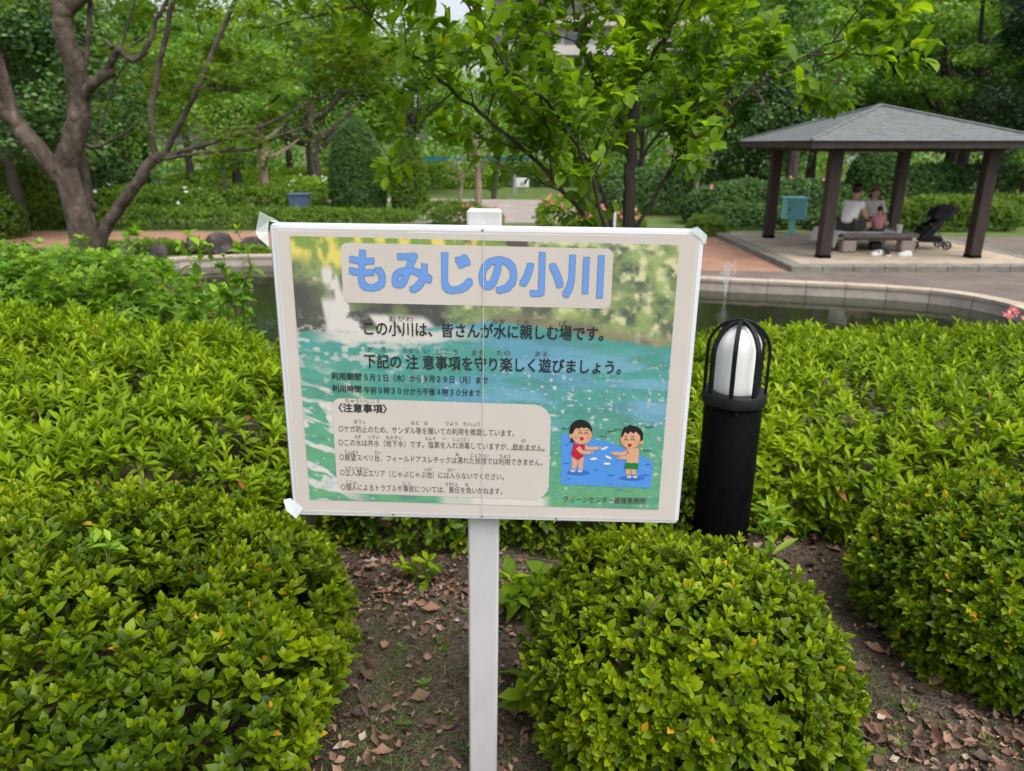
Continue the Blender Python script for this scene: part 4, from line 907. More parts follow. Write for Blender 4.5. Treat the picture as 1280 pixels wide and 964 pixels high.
def sheetstrip(secs, half, thick, name, mat):
    mb = MB(); vs = []; fs = []
    for (x, z) in secs: vs += [(x, -half, z), (x, half, z)]
    for i in range(len(secs) - 1): fs.append((2 * i, 2 * i + 1, 2 * i + 3, 2 * i + 2))
    mb.add(vs, fs); o = mb.build(name, mat, st_, True); md = o.modifiers.new('thick', 'SOLIDIFY'); md.thickness = thick; return o
sheetstrip([(-.26, .30), (-.2, .34), (.02, .35), (.10, .42), (.2, .62), (.27, .78)], .19, .05, 'seat', M['stroller_cloth'])
mb = MB(); secs = []
for k in range(9):
    a = R(-10 + 130 * k / 8); secs.append((.25 - .0 + .30 * math.cos(a + R(60)), .66 + .30 * math.sin(a + R(60)) * .9))
sheetstrip(secs, .21, .02, 'canopy', M['stroller_cloth'])
for sg in (-1, 1):
    mb = MB(); mb.add([(.25, .205 * sg, .60)] + [(x, .205 * sg, z) for x, z in secs], [(0, i, i + 1) for i in range(1, len(secs))]); o = mb.build('canopy_side', M['stroller_cloth'], st_); md = o.modifiers.new('thick', 'SOLIDIFY'); md.thickness = .012
    mb = MB(); mb.add([(-.24, .19 * sg, .30), (.02, .19 * sg, .31), (.26, .2 * sg, .74), (.02, .2 * sg, .60), (-.22, .19 * sg, .44)], [(0, 1, 2, 3, 4)]); o = mb.build('side_panel', M['stroller_cloth'], st_); md = o.modifiers.new('thick', 'SOLIDIFY'); md.thickness = .015
mb = MB(); mb.box(-.20, .22, -.18, .18, .14, .27, None, .03); mb.build('basket', M['stroller_cloth'], st_)
mb = MB(); mb.tube(spline([(-.2, -.2, .46), (-.33, -.12, .5), (-.35, 0, .51), (-.33, .12, .5), (-.2, .2, .46)], 4), .016, 8); mb.build('bumper_bar', M['tyre'], st_)
# ---- teal box on a pedestal
M['teal'] = noisy('teal_paint', (0.24, 0.60, 0.60), (0.29, 0.66, 0.66), 6, 0.5, 0.05)
tb = empty('pedestal_box', (7.15, 19.0, PZ), 'teal metal box on a short post behind the left pavilion pillar', 'box')
mb = MB(); mb.box(-.06, .06, -.06, .06, .012, .362, None, .008); mb.build('post', M['teal'], tb); mb = MB(); mb.box(-.12, .12, -.10, .10, -.002, .012); mb.build('base_plate', M['teal'], tb)
mb = MB(); mb.box(-.26, .26, -.17, .17, .362, .86, None, .015); o = mb.build('body', M['teal'], tb); mb = MB(); mb.box(-.285, .285, -.20, .19, .862, .905, None, .01); mb.build('lid', M['teal'], tb)
M['teal_dark'] = noisy('darker_teal_paint', (0.17, 0.48, 0.52), (0.20, 0.53, 0.56), 6, 0.5, 0.05)  # door in a slightly darker teal than the box
mb = MB(); mb.box(-.215, .215, -.182, -.172, .40, .82, None, .004); d_ = mb.build('door', M['teal_dark'], tb); mb = MB(); mb.box(-.19, -.165, -.196, -.184, .57, .65, None, .003); mb.build('handle', M['steel'], d_)

# ================================================================ VEGETATION NEAR THE CAMERA
bush('clipped_bush', 'large broad-leaved clipped bush filling the lower left corner', 'bush', (-1.60, 1.50, 0), 1.23, .98, .60, M['leaf_broad'], 1150, 7, .036, .56, 'fine', 3.0, 2.5, .085, 3.6, .8, 'clipped bushes round the sign', yellow=.006, stems=24, patch=.7, taper=.16, tilt=(14, 68), gaps=.36, jit=.26, inner=1.2)
bush('clipped_bush', 'rounded bush right in front of the black bollard lamp', 'bush', (.448, 1.58, 0), .430, .46, .57, M['leaf_broad'], 1650, 7, .0305, .58, 'fine', 2.5, 2.4, .055, 6, .7, 'clipped bushes round the sign', yellow=.006, stems=16, patch=.7, taper=.28, tilt=(14, 70), gaps=.33, jit=.26, inner=1.2)
bush('clipped_bush', 'bush dotted with yellow leaves at the lower right edge', 'bush', (1.80, 2.02, 0), .70, .51, .53, M['leaf_spot'], 1450, 7, .031, .55, 'fine', 2.7, 2.5, .065, 5, .6, 'clipped bushes round the sign', yellow=.02, stems=18, patch=.7, taper=.2, tilt=(14, 70), gaps=.33, jit=.26, inner=1.2)
bush('azalea_hedge', 'broad azalea hedge on the left running back towards the pond', 'hedge', (-2.72, 3.42, -.02), 2.02, 1.22, .69, M['leaf_azalea'], 260, 10, .068, .34, 'fine', 3.5, 3, .09, 2.6, .8, 'azalea hedges', tilt=(28, 84), yellow=.002, stems=26, patch=.45, gaps=.33, jit=.2, inner=1.2, rz=R(-20))
fl = [(-.25 + rng.normal(0, .07), .05 + rng.normal(0, .1), .66 + rng.normal(0, .015)) for _ in range(5)]
bush('azalea_hedge', 'azalea hedge behind the bollard lamp, a few pink blossoms on top', 'hedge', (2.35, 3.44, -.02), 1.97, 1.0, .64, M['leaf_azalea'], 290, 10, .064, .34, 'fine', 3.5, 3, .08, 2.8, .75, 'azalea hedges', tilt=(28, 84), yellow=.003, stems=26, patch=.5, gaps=.33, jit=.2, inner=1.2, flowers=[(.27 + rng.normal(0, .07), .24 + rng.normal(0, .06), .715 + rng.normal(0, .015)) for _ in range(8)])
bush('clipped_bush', 'dark low bush with yellowed leaves under the sign, left of the post', 'bush', (-.36, 2.92, -.0), .52, .50, .46, M['leaf_spot'], 620, 6, .040, .45, 'fine', 2.8, 2.6, .06, 4, .5, 'clipped bushes round the sign', yellow=.02, stems=12, patch=.6)
bush('clipped_bush', 'dark low bush under the sign, right of the post', 'bush', (.36, 2.86, -.0), .46, .46, .46, M['leaf_spot'], 620, 6, .040, .45, 'fine', 2.8, 2.6, .06, 4, .5, 'clipped bushes round the sign', yellow=.008, stems=10, patch=.6)
bush('wild_thicket', 'loose thicket of maple seedlings and weeds below the old tree', 'thicket', (-4.62, 5.75, -.47), 2.45, .95, 1.30, M['leaf_wild'], 130, 7, .085, .8, 'star', 2.6, 2.4, .16, 1.6, .8, None, tilt=(40, 95), yellow=.004, stems=40, patch=.5, inner=1.6)
bush('wild_thicket', 'dark leafy thicket hidden between the sign and the pond', 'thicket', (.15, 5.0, -.35), 1.25, .6, .72, M['leaf_hedge'], 170, 7, .07, .5, 'simple', 2.6, 2.4, .12, 1.8, .8, None, yellow=0, stems=16, inner=1.2)

def sprig(name, label, cat, base, h, lean, n, L, kind, mat, group=None, Wd=.5, stem_r=.004, whorl=5, spread=.12, sides=0):
    root = empty(name, base, label, cat, group); mb = MB(); P = []; A = []
    tops = [(Vector((0, 0, -.03)), Vector(lean) + Vector((0, 0, h)))]
    for _ in range(sides): f = rng.uniform(.25, .8); b = Vector(lean) * f + Vector((0, 0, h * f)); tops.append((b, b + Vector((rng.normal(0, spread), rng.normal(0, spread), h * rng.uniform(.15, .4)))))
    for b, t in tops:
        mid = b.lerp(t, .5) + Vector(rng.normal(0, h * .05, 3)); c = spline([b, mid, t], 5); mb.tube(c, [stem_r * (1 - .07 * i) for i in range(len(c))], 5)
        for _ in range(n):
            f = rng.uniform(.3, 1); q = c[int(f * (len(c) - 1))]; P.append(np.array(q) + rng.normal(0, .008, 3)); A.append(np.array((t - b).normalized()) * .5 + np.array([0, 0, .5]) + rng.normal(0, .35, 3))
        P.append(np.array(t)); A.append(np.array([0, 0, 1.0]) + rng.normal(0, .15, 3))
    mb.build('stem', M['twig'] if stem_r > .003 else M['leaf_stalk'], root)
    o = whorls(np.array(P), np.array(A), whorl, L, (35, 95), .004, jl=.4)
    link('foliage', leaves_mesh('foliage', *o[:4], Wd, kind, o[4]), mat, root); return root
M['leaf_stalk'] = noisy('green_stalk', (.08, .13, .03), (.14, .2, .05), 20, .6, 0)
# tall weeds standing above the left hedge
for (px, py, Y, h, k_, lab) in ((85, 300, 5.2, 1.05, 'star', 'tall maple seedling with a rusty tip, left of the old trunk'), (235, 300, 5.0, 1.0, 'oval', 'tall weed shoot leaning left above the hedge, right of the old trunk'),
                              (300, 320, 4.8, .95, 'oval', 'weed shoot standing close to the left side of the sign frame'), (190, 350, 4.7, .9, 'star', 'short maple seedling at the back of the left hedge'),
                              (30, 320, 5.2, 1.0, 'star', 'maple seedling standing at the left picture edge'), (140, 320, 5.4, 1.05, 'star', 'maple seedling just in front of the old trunk'), (268, 345, 4.6, .85, 'oval', 'weed with oval leaves beside the pond water')):
    t = at(px, py, Y); g0 = gz(t.x, t.y); sprig('seedling', lab, 'seedling', (t.x, t.y, g0), t.z - g0, (rng.normal(0, .08), rng.normal(0, .05), 0), 9, .085 if k_ == 'star' else .07, k_, M['leaf_wild'], 'tall weeds above the left hedge', .85 if k_ == 'star' else .5, .006, 4, .22, 6)
sprig('sapling_shoot', 'pale long-leaved shoot growing against the right side of the bollard', 'seedling', (.945, 2.43, 0), .26, (.01, .0, 0), 3, .10, 'fine', M['leaf_lime'], None, .26, .0025, 4, .04, 1)
sprig('sapling_shoot', 'leafy shoot between the sign corner and the bollard', 'seedling', (.53, 2.42, 0), .58, (.0, -.02, 0), 9, .055, 'fine', M['leaf_azalea'], None, .5, .003, 5, .05, 4)
sprig('sapling_shoot', 'pale compound shoot poking out of the large left bush', 'seedling', (-1.05, 1.62, .45), .17, (.06, -.03, 0), 3, .05, 'fine', M['leaf_lime'], None, .5, .003, 4, .06, 2)
sprig('broad_sprig', 'broad-leaved sprig on the soil just right of the post', 'seedling', (.10, 2.12, .02), .16, (.02, 0, 0), 4, .085, 'oval', M['leaf_myrtle'], None, .5, .004, 4, .1, 3)
sprig('broad_sprig', 'shiny sprig at the left foot of the rounded bush', 'seedling', (.075, 1.66, .02), .09, (0, -.01, 0), 3, .06, 'oval', M['leaf_myrtle'], None, .5, .003, 4, .06, 2)
sprig('broad_sprig', 'small bright sprig among fallen leaves left of the post', 'seedling', (-.30, 2.28, .02), .12, (0, 0, 0), 3, .06, 'fine', M['leaf_azalea'], None, .5, .003, 5, .08, 1)
weeds = [(-.26, 1.75), (-.17, 1.62), (-.22, 1.95), (-.08, 1.84), (-.3, 1.6), (-.12, 1.52), (-.35, 1.92), (.0, 1.7), (1.02, 1.52), (1.12, 1.66), (1.25, 1.54), (.98, 1.85), (1.08, 2.2), (1.4, 1.5), (.95, 1.5), (-.15, 2.1)]
for i, (x, y) in enumerate(weeds):
    sprig('weed', 'tiny green weed sprouting from the bare soil', 'weed', (x, y, soil_z(x, y)), rng.uniform(.012, .03), (0, 0, 0), 1, rng.uniform(.018, .03), 'simple', M['leaf_hedge'], 'tiny weeds on the bare soil', .5, .0015, 5, .02, 0)

# fallen leaves and litter, thick along the bushes
N = 2600; pts = []
cl = [(-.42, 2.32, .16, .14), (-.22, 2.12, .14, .08), (-.36, 2.2, .16, .12), (-.5, 2.5, .2, .15), (-.3, 2.25, .2, .12), (-.15, 2.3, .15, .1), (-.55, 2.0, .06, .25), (.08, 2.15, .08, .3), (1.18, 2.1, .1, .22), (1.1, 2.5, .18, .15), (1.5, 1.62, .12, .07), (1.2, 1.55, .16, .06), (1.1, 1.5, .14, .05), (1.35, 1.66, .10, .08), (1.35, 1.52, .16, .05), (.95, 1.62, .05, .15), (.02, 1.8, .05, .25), (-.42, 1.55, .06, .15), (.9, 2.5, .2, .25), (.0, 2.4, .4, .1), (-.2, 1.55, .2, .1)]
for i in range(N):
    c = cl[rng.integers(len(cl))]; x, y = rng.normal(c[0], c[2]), rng.normal(c[1], c[3])
    if i % 9 == 0: x, y = rng.uniform(-.6, 1.7), rng.uniform(1.3, 3)
    pts.append((x, y, soil_z(x, y) + .004 + abs(rng.normal(0, .006))))
pts = np.array(pts); D = rng.normal(0, 1, (N, 3)); D[:, 2] *= .3; Nn = np.array([[0, 0, 1.0]]) + rng.normal(0, .38, (N, 3))
Lf = np.where(rng.random(N) < .13, rng.uniform(.032, .062, N), rng.uniform(.006, .03, N))
o = link('fallen_leaves', leaves_mesh('fallen_leaves', pts, D, Nn, Lf, rng.uniform(.35, .85, N), 'curl', rng.random(N)), M['dead']); tag(o, 'brown fallen leaves lying between the bushes', 'fallen leaves', kind='stuff')
T_ = 900; P = []; D = []
for i in range(T_):
    z_ = [(-.36, 1.6, .1, .18), (1.25, 1.5, .25, .07), (-.2, 1.5, .16, .08), (-.33, 1.95, .1, .2), (.05, 2.35, .3, .2), (1.0, 1.75, .1, .2)][rng.integers(6)]; x, y = rng.normal(z_[0], z_[2]), rng.normal(z_[1], z_[3])
    for _ in range(9): P.append((x + rng.normal(0, .012), y + rng.normal(0, .012), soil_z(x, y) - .002)); D.append((rng.normal(0, .75), rng.normal(0, .75), rng.uniform(.15, 1)))
P = np.array(P); D = np.array(D); o = link('grass', leaves_mesh('grass', P, D, rng.normal(0, 1, (len(P), 3)), rng.uniform(.015, .045, len(P)), .05, 'blade', rng.random(len(P))), M['grass']); tag(o, 'thin short grass and straw on the bare soil', 'grass', kind='stuff')

# ================================================================ SMALL TREE BEHIND THE SIGN
def limb(mb, pts, r0, r1, n=7, sub=5, wob=0.0):
    c = spline([Vector(p) for p in pts], sub)
    if wob: c = [q + Vector(rng.normal(0, wob, 3)) for q in c]
    m = len(c); mb.tube(c, [r0 + (r1 - r0) * i / (m - 1) for i in range(m)], n); return c
ct = empty('small_tree', (.55, 3.72, gz(0, 3.72)), 'small fresh-leaved tree with several thin stems rising behind the sign', 'tree')
o3 = Vector(ct.location); w2 = lambda l: [at(*q) - o3 for q in l]
stems_ = [([(776, 470, 3.72), (782, 380, 3.72), (785, 285, 3.72), (788, 200, 3.70), (792, 120, 3.70), (796, 40, 3.68), (803, -70, 3.66)], .043, .010),
          ([(778, 440, 3.70), (768, 350, 3.66), (740, 285, 3.58), (690, 222, 3.5), (628, 165, 3.42), (560, 108, 3.36), (515, 66, 3.3), (440, 0, 3.22), (400, -40, 3.2)], .013, .004),
          ([(780, 400, 3.74), (760, 262, 3.85), (722, 180, 3.95), (695, 110, 4.05), (668, 30, 4.1), (650, -40, 4.1)], .013, .004),
          ([(786, 300, 3.7), (835, 220, 3.62), (866, 178, 3.55), (925, 122, 3.46), (1000, 75, 3.38), (1062, 40, 3.3)], .010, .003),
          ([(788, 215, 3.7), (830, 160, 3.8), (868, 112, 3.9), (905, 50, 3.95), (935, -30, 4.0)], .009, .003),
          ([(790, 170, 3.7), (745, 100, 3.6), (722, 40, 3.55), (712, -40, 3.5)], .009, .003),
          ([(776, 380, 3.7), (745, 240, 3.4), (700, 150, 3.25), (640, 90, 3.15), (590, 20, 3.1), (560, -40, 3.1)], .010, .003),
          ([(792, 100, 3.7), (830, 50, 3.55), (850, 10, 3.5), (865, -50, 3.45)], .010, .004)]
mb = MB(); tw = MB(); P = []; A = []; side_r = random.Random(5)
def add_twig(b, d, ln):
    d = d.normalized(); e = b + d * ln + Vector((0, 0, ln * .12)); c = spline([b, b + d * ln * .5 + Vector(rng.normal(0, .012, 3)), e], 4); tw.tube(c, [.0026 * (1 - .07 * i) for i in range(len(c))], 4)
    m = len(c)
    for i in range(2, m):
        for _ in range(2):
            t = (c[i] - c[i - 1]).normalized(); P.append(np.array(c[i])); A.append(np.array(t) + np.array(rng.normal(0, .25, 3)))
for (pl, r0, r1) in stems_:
    c = limb(mb, w2(pl), r0, r1, 8, 7, .004); m = len(c); acc = 0
    for i in range(1, m):
        seg = (c[i] - c[i - 1]); acc += seg.length; wpy = (c[i] + o3); d_ = wpy - Vector((0, 0, CAMZ)); py = 482 - 914 * (d_.z * CT + d_.y * ST) / (d_.y * CT - d_.z * ST)
        if py > 262: acc = 0; continue
        while acc > .10:
            acc -= .10; t = seg.normalized(); dr = (t * .6 + Vector(rng.normal(0, .55, 3)) + Vector((0, 0, .35))).normalized(); ln = side_r.uniform(.14, .46)
            e = c[i] + dr * ln; cc = spline([c[i], c[i] + dr * ln * .5 + Vector(rng.normal(0, .02, 3)), e], 4); tw.tube(cc, [.0045 * (1 - .08 * j) for j in range(len(cc))], 5)
            for j in range(2, len(cc), 2): add_twig(cc[j], dr * .7 + Vector(rng.normal(0, .45, 3)) + Vector((0, 0, .25)), side_r.uniform(.1, .2))
            add_twig(e, dr, side_r.uniform(.1, .2))
    add_twig(c[-1], (c[-1] - c[-2]), .2); add_twig(c[-2], (c[-1] - c[-3]) + Vector((.05, .05, .05)), .2)
mb.build('trunk', M['bark_dark'], ct, True); tw.build('twig', M['bark_dark'], ct)
P = np.array(P); A = np.array(A); _, B, C = frames(A); N = len(P); ph = rng.uniform(0, 6.28, N)
H = B * np.cos(ph)[:, None] + C * np.sin(ph)[:, None]; D = nrm(A) * .55 + H * .8 + np.array([0, 0, -.05]); Nn = np.array([[0, 0, 1.0]]) + rng.normal(0, .32, (N, 3)) + nrm(A) * .2
br = np.clip(fbm(P * 2.2, 3, 31) * 1.1 - .2 + rng.normal(0, .16, N), 0, 1)
link('crown', leaves_mesh('crown', P, D, Nn, rng.uniform(.040, .092, N), rng.uniform(.46, .64, N), 'round', br), M['leaf_myrtle'], ct)

# ================================================================ OLD TREE ON THE LEFT BANK
lt = empty('old_tree', (-4.55, 7.5, gz(0, 7.5)), 'old smooth-barked tree with thick forking limbs at the left edge', 'tree')
o3 = Vector(lt.location); mb = MB()
def pr(px, Y): return .71 * px / 914 * (Y * CT + .2)
def limb2(pts, p0, p1, knots=(), n=10):
    Y = pts[0][2]; return limb(mb, w2(pts), pr(p0, Y), pr(p1, Y), n, 6, .0035)
limb2([(140, 440, 7.5), (122, 370, 7.5), (106, 310, 7.5), (94, 255, 7.5), (80, 205, 7.5)], 25, 20)
limb2([(78, 215, 7.5), (92, 175, 7.5), (99, 130, 7.5), (94, 85, 7.45), (82, 50, 7.4), (79, 18, 7.4), (92, 2, 7.4), (112, -15, 7.4)], 20, 13)
limb2([(76, 222, 7.5), (56, 198, 7.45), (32, 168, 7.4), (18, 150, 7.4), (8, 118, 7.4), (-2, 85, 7.35), (-14, 40, 7.3)], 17, 9)
limb2([(22, 155, 7.4), (4, 142, 7.35), (-12, 122, 7.3), (-40, 90, 7.2)], 12, 9)
limb2([(120, 420, 7.6), (114, 310, 7.65), (110, 255, 7.7), (104, 205, 7.75), (100, 182, 7.8), (96, 120, 7.9)], 12, 6)
limb2([(118, 400, 7.5), (122, 320, 7.45), (132, 285, 7.4), (150, 258, 7.35), (172, 228, 7.3), (188, 203, 7.3), (200, 195, 7.3)], 12, 8)
limb2([(196, 198, 7.3), (190, 175, 7.3), (189, 140, 7.3), (196, 95, 7.3), (206, 50, 7.3), (218, -5, 7.3)], 6, 4)
limb2([(204, 196, 7.3), (222, 160, 7.25), (245, 115, 7.2), (268, 60, 7.2), (283, 25, 7.2), (300, -10, 7.2)], 5, 3.2)
limb2([(202, 196, 7.3), (250, 183, 7.3), (300, 168, 7.3), (345, 150, 7.35), (400, 122, 7.4), (450, 112, 7.4)], 4, 1.6)
limb2([(204, 199, 7.3), (260, 190, 7.2), (310, 187, 7.15), (345, 172, 7.1), (392, 155, 7.1)], 3.4, 1.5)
limb2([(97, 135, 7.5), (110, 112, 7.45), (126, 97, 7.4), (142, 90, 7.4)], 10, 7.5)
limb2([(132, 95, 7.4), (142, 72, 7.35), (150, 62, 7.3), (162, 74, 7.3), (178, 68, 7.3), (189, 48, 7.3), (196, 25, 7.3), (212, -5, 7.3)], 6.5, 3)
limb2([(140, 60, 7.3), (132, 50, 7.3)], 4, 2.5); limb2([(100, 120, 7.5), (106, 85, 7.5), (110, 45, 7.5), (114, -10, 7.5)], 4.5, 4)
limb2([(74, 20, 7.4), (70, 8, 7.4), (74, -12, 7.4)], 10, 7)
limb2([(102, 180, 7.6), (116, 184, 7.5), (135, 178, 7.5), (160, 163, 7.5), (178, 148, 7.5)], 3, 1.4); limb2([(118, 183, 7.5), (128, 150, 7.5), (145, 100, 7.5), (156, 80, 7.5)], 2.2, 1.2)
limb2([(160, 60, 7.3), (185, 45, 7.3), (205, 38, 7.3)], 2, 1); limb2([(152, 58, 7.3), (160, 30, 7.3), (170, -5, 7.3)], 2.2, 1.4); limb2([(245, 115, 7.2), (275, 98, 7.2), (300, 92, 7.2)], 2, 1)
for (px, py, Y, r_) in ((93, 146, 7.42, 8), (20, 152, 7.36, 12), (100, 108, 7.46, 9), (76, 8, 7.4, 14), (198, 198, 7.3, 8), (118, 258, 7.68, 7), (24, 166, 7.36, 10)):
    q = at(px, py, Y) - o3; mb.ell(q, (pr(r_ * .8, Y), pr(r_ * .8, Y), pr(r_ * 1.3, Y)), 12, 8)
mb.build('trunk', M['bark'], lt, True)
def sprays(root, specs, mat, L, kind, Wd, o3, flat=.35, per=1.0, twr=.003, twmat='bark_dark'):
    """layered sprays of foliage: (px, py, Y, radius m, leaves)"""
    Pp = []; tw = MB()
    for (px, py, Y, r_, n) in specs:
        c = at(px, py, Y) - o3; n = int(n * per)
        q = rng.normal(0, 1, (n, 3)); q /= np.linalg.norm(q, axis=1, keepdims=True); q *= (rng.random((n, 1)) ** .45) * r_; q[:, 2] *= flat
        q[:, 2] -= .12 * (q[:, 0] ** 2 + q[:, 1] ** 2) / max(r_, .1)
        Pp.append(q + np.array(c))
        for _ in range(5): e = c + Vector((rng.normal(0, r_ * .6), rng.normal(0, r_ * .6), rng.normal(0, r_ * .12))); tw.tube([c - Vector((0, 0, r_ * .2)), c.lerp(e, .5), e], [twr, twr * .7, twr * .4], 4)
    P = np.concatenate(Pp); N = len(P); a = rng.uniform(0, 6.28, N); D = np.stack([np.cos(a), np.sin(a), rng.normal(-.25, .25, N)], -1)
    Nn = np.array([[0, 0, 1.0]]) + rng.normal(0, .33, (N, 3)); rb = np.clip(fbm(P * 1.6, 3, 5) * 1.4 - .4 + rng.normal(0, .2, N) + .2, 0, 1)
    link('crown', leaves_mesh('crown', P, D, Nn, L * rng.uniform(.7, 1.2, N), Wd, kind, rb), mat, root); tw.build('twig', M[twmat], root)
sp_ = []
for _ in range(46): _x = rng.uniform(215, 480); sp_.append((_x, rng.uniform(-20, 200 if _x < 385 else 110), rng.uniform(7.0, 8.6), rng.uniform(.22, .42), 75))
for _ in range(12): sp_.append((rng.uniform(380, 520), rng.uniform(10, 95), rng.uniform(7.0, 8.6), rng.uniform(.22, .4), 70))
for _ in range(16): sp_.append((rng.uniform(-20, 230), rng.uniform(-60, 25), rng.uniform(7.0, 8.8), rng.uniform(.25, .45), 80))
for _ in range(8): sp_.append((rng.uniform(120, 215), rng.uniform(30, 180), rng.uniform(8.0, 9), rng.uniform(.2, .3), 40))
sprays(lt, sp_, M['leaf_maple'], .085, 'star', .95, o3)

# ================================================================ BACKGROUND PLANTING
def clump_cloud(n_cl, R3, per, cr, L, seed, flat=1.0, shell=.55, low=-1.0, outward=.6):
    r = np.random.default_rng(seed); P = []; Nn = []
    c = r.normal(0, 1, (n_cl * 3, 3)); c /= np.linalg.norm(c, axis=1, keepdims=True); c = c[c[:, 2] > low][:n_cl]; c *= (shell + (1 - shell) * r.random((len(c), 1))) * r.uniform(.8, 1.08, (len(c), 1)); ctr = c * np.array(R3)
    for k in ctr:
        cr_ = cr * r.uniform(.65, 1.35); q = r.normal(0, 1, (per, 3)); q /= np.linalg.norm(q, axis=1, keepdims=True); rad = r.random((per, 1)) ** .35
        n = q.copy(); q = q * rad * cr_; q[:, 2] *= flat; q[:, 2] -= (q[:, 0] ** 2 + q[:, 1] ** 2) * .12 / cr_; P.append(q + k); Nn.append(n * outward + np.array([0, 0, .55]) + r.normal(0, .45, (per, 3)))
    return ctr, np.concatenate(P), np.concatenate(Nn)
def make_tree(name, label, loc, trunk_h, tr, crown_z, R3, n_cl, per, cr, L, mat, bark, seed, kind='quad', Wd=.6, flat=.7, group='trees behind the pond', lean=(0, 0), low=-.75, nb=10, bare=0):
    root = empty(name, loc, label, 'tree', group); r = np.random.default_rng(seed)
    ctr, P, Nn = clump_cloud(n_cl, R3, per, cr, L, seed, flat, low=low); off_ = np.array([lean[0], lean[1], crown_z]); P = P + off_; N = len(P); a = r.uniform(0, 6.28, N)
    D = np.stack([np.cos(a), np.sin(a), r.normal(-.3, .35, N)], -1); rb = np.clip(fbm(P * (1.2 / max(cr, .1)), 2, seed) * 1.3 - .35 + r.normal(0, .18, N) + .1, 0, 1)
    link('crown', leaves_mesh('crown', P, D, Nn, L * r.uniform(.65, 1.25, N), Wd, kind, rb), mat, root)
    mb = MB(); top = Vector((lean[0] * .8, lean[1] * .8, crown_z)); f = [Vector((0, 0, -.15)), Vector((r.normal(0, .06), r.normal(0, .06), trunk_h * .5)), Vector((lean[0] * .35, lean[1] * .35, trunk_h)), top]
    c = spline(f, 5); m = len(c); mb.tube(c, [tr * (1.25 if i == 0 else 1) * (1 - .75 * i / m) for i in range(m)], 9)
    for k in r.permutation(len(ctr))[:nb]:
        e = Vector(ctr[k] + off_); s0 = c[int(m * r.uniform(.5, .85))]; md_ = s0.lerp(e, .5) + Vector((0, 0, -.1 * (e - s0).length)) + Vector(r.normal(0, .15, 3)); cc = spline([s0, md_, e], 4); mb.tube(cc, [tr * .42 * (1 - .08 * i) for i in range(len(cc))], 6)
    mb.build('trunk', M[bark], root, True); return root
def copy_tree(o, loc, label, rz, sc):
    c = o.copy(); COL.objects.link(c); c.location = loc; c.rotation_euler = (0, 0, rz); c.scale = sc if hasattr(sc, '__len__') else (sc,) * 3; c['label'] = label
    for ch in list(o.children): d = ch.copy(); COL.objects.link(d); d.parent = c
    return c
def gp(px, Y): return Vector((px - 640, 0, 0)).x / 914 * (Y * CT + 2.3 * ST)
def L3(px, Y, z=GZ): return (gp(px, Y), Y, z)
# ---- trees
T1 = make_tree('broadleaf_tree', 'tall broadleaf tree directly behind the pavilion roof', L3(1010, 31), 3.0, .24, 5.6, (4.2, 3.6, 3.9), 60, 330, 1.05, .20, M['leaf_tree'], 'bark_dark', 101)
T2 = make_tree('bright_tree', 'bright green bushy tree left of the pavilion roof peak', L3(985, 27), 2.4, .16, 3.9, (2.6, 2.4, 2.5), 46, 330, .75, .17, M['leaf_bright'], 'bark_dark', 102)
T3 = make_tree('layered_tree', 'tree with layered light foliage and a forked dark trunk right of the roof peak', L3(1195, 28), 3.2, .26, 5.8, (4.4, 3.4, 3.0), 52, 330, 1.0, .18, M['leaf_bright'], 'bark_dark', 103, flat=.38)
T4 = make_tree('dark_tree', 'dark dense tree at the upper left corner', L3(30, 19.5), 2.2, .20, 4.0, (3.0, 2.6, 2.9), 54, 340, .85, .16, M['leaf_dark'], 'bark_dark', 104)
T5 = make_tree('conifer_tree', 'blue-green dark conifer at the right edge beyond the pavilion', L3(1272, 25), 2.5, .2, 4.2, (2.1, 2.1, 4.6), 90, 300, .7, .15, M['leaf_conifer'], 'bark_dark', 105, kind='quad', Wd=.35)
bgt = [(T1, 190, 34, .9, 'broad tree rising behind the forked old trunk'), (T3, 300, 30, .85, 'layered light tree above the lawn strip on the left'), (T4, 110, 26, 1.0, 'dark tree behind the main limb of the old trunk'),
       (T1, 420, 38, .95, 'broad tree with dark trunk just left of the clipped column shrub'), (T2, 520, 36, 1.2, 'bright tree behind the two clipped column shrubs'), (T3, 590, 44, 1.05, 'layered tree above the blue railing'),
       (T1, 900, 36, .95, 'broad tree between the small tree and the pavilion roof'), (T2, 690, 46, 1.1, 'bright tree behind the small tree, left of its main stem'), (T4, 940, 25.5, .8, 'dark tree with visible trunk left of the pavilion'),
       (T4, 1110, 33, 1.15, 'dark tree filling the space behind the pavilion roof peak'), (T1, 1290, 34, 1.1, 'tall broadleaf tree behind the conifer'), (T2, 1120, 40, 1.5, 'bright tree far behind the pavilion'),
       (T3, -40, 27, .9, 'layered tree cut by the left picture edge'), (T2, 20, 30, 1.1, 'bright tree behind the dark corner tree'), (T2, 240, 42, 1.5, 'bright tree far behind the lawn strip'), (T3, 800, 42, .78, 'layered tree behind the main stem of the small tree'),
       (T4, 365, 46, 1.3, 'dark tree far behind, above the lawn strip'), (T1, 1190, 42, 1.1, 'broad tree behind the forked layered tree')]
for i, (src, px, Y, s_, lab) in enumerate(bgt): copy_tree(src, L3(px, Y), lab, 1.3 * i + .7, s_)
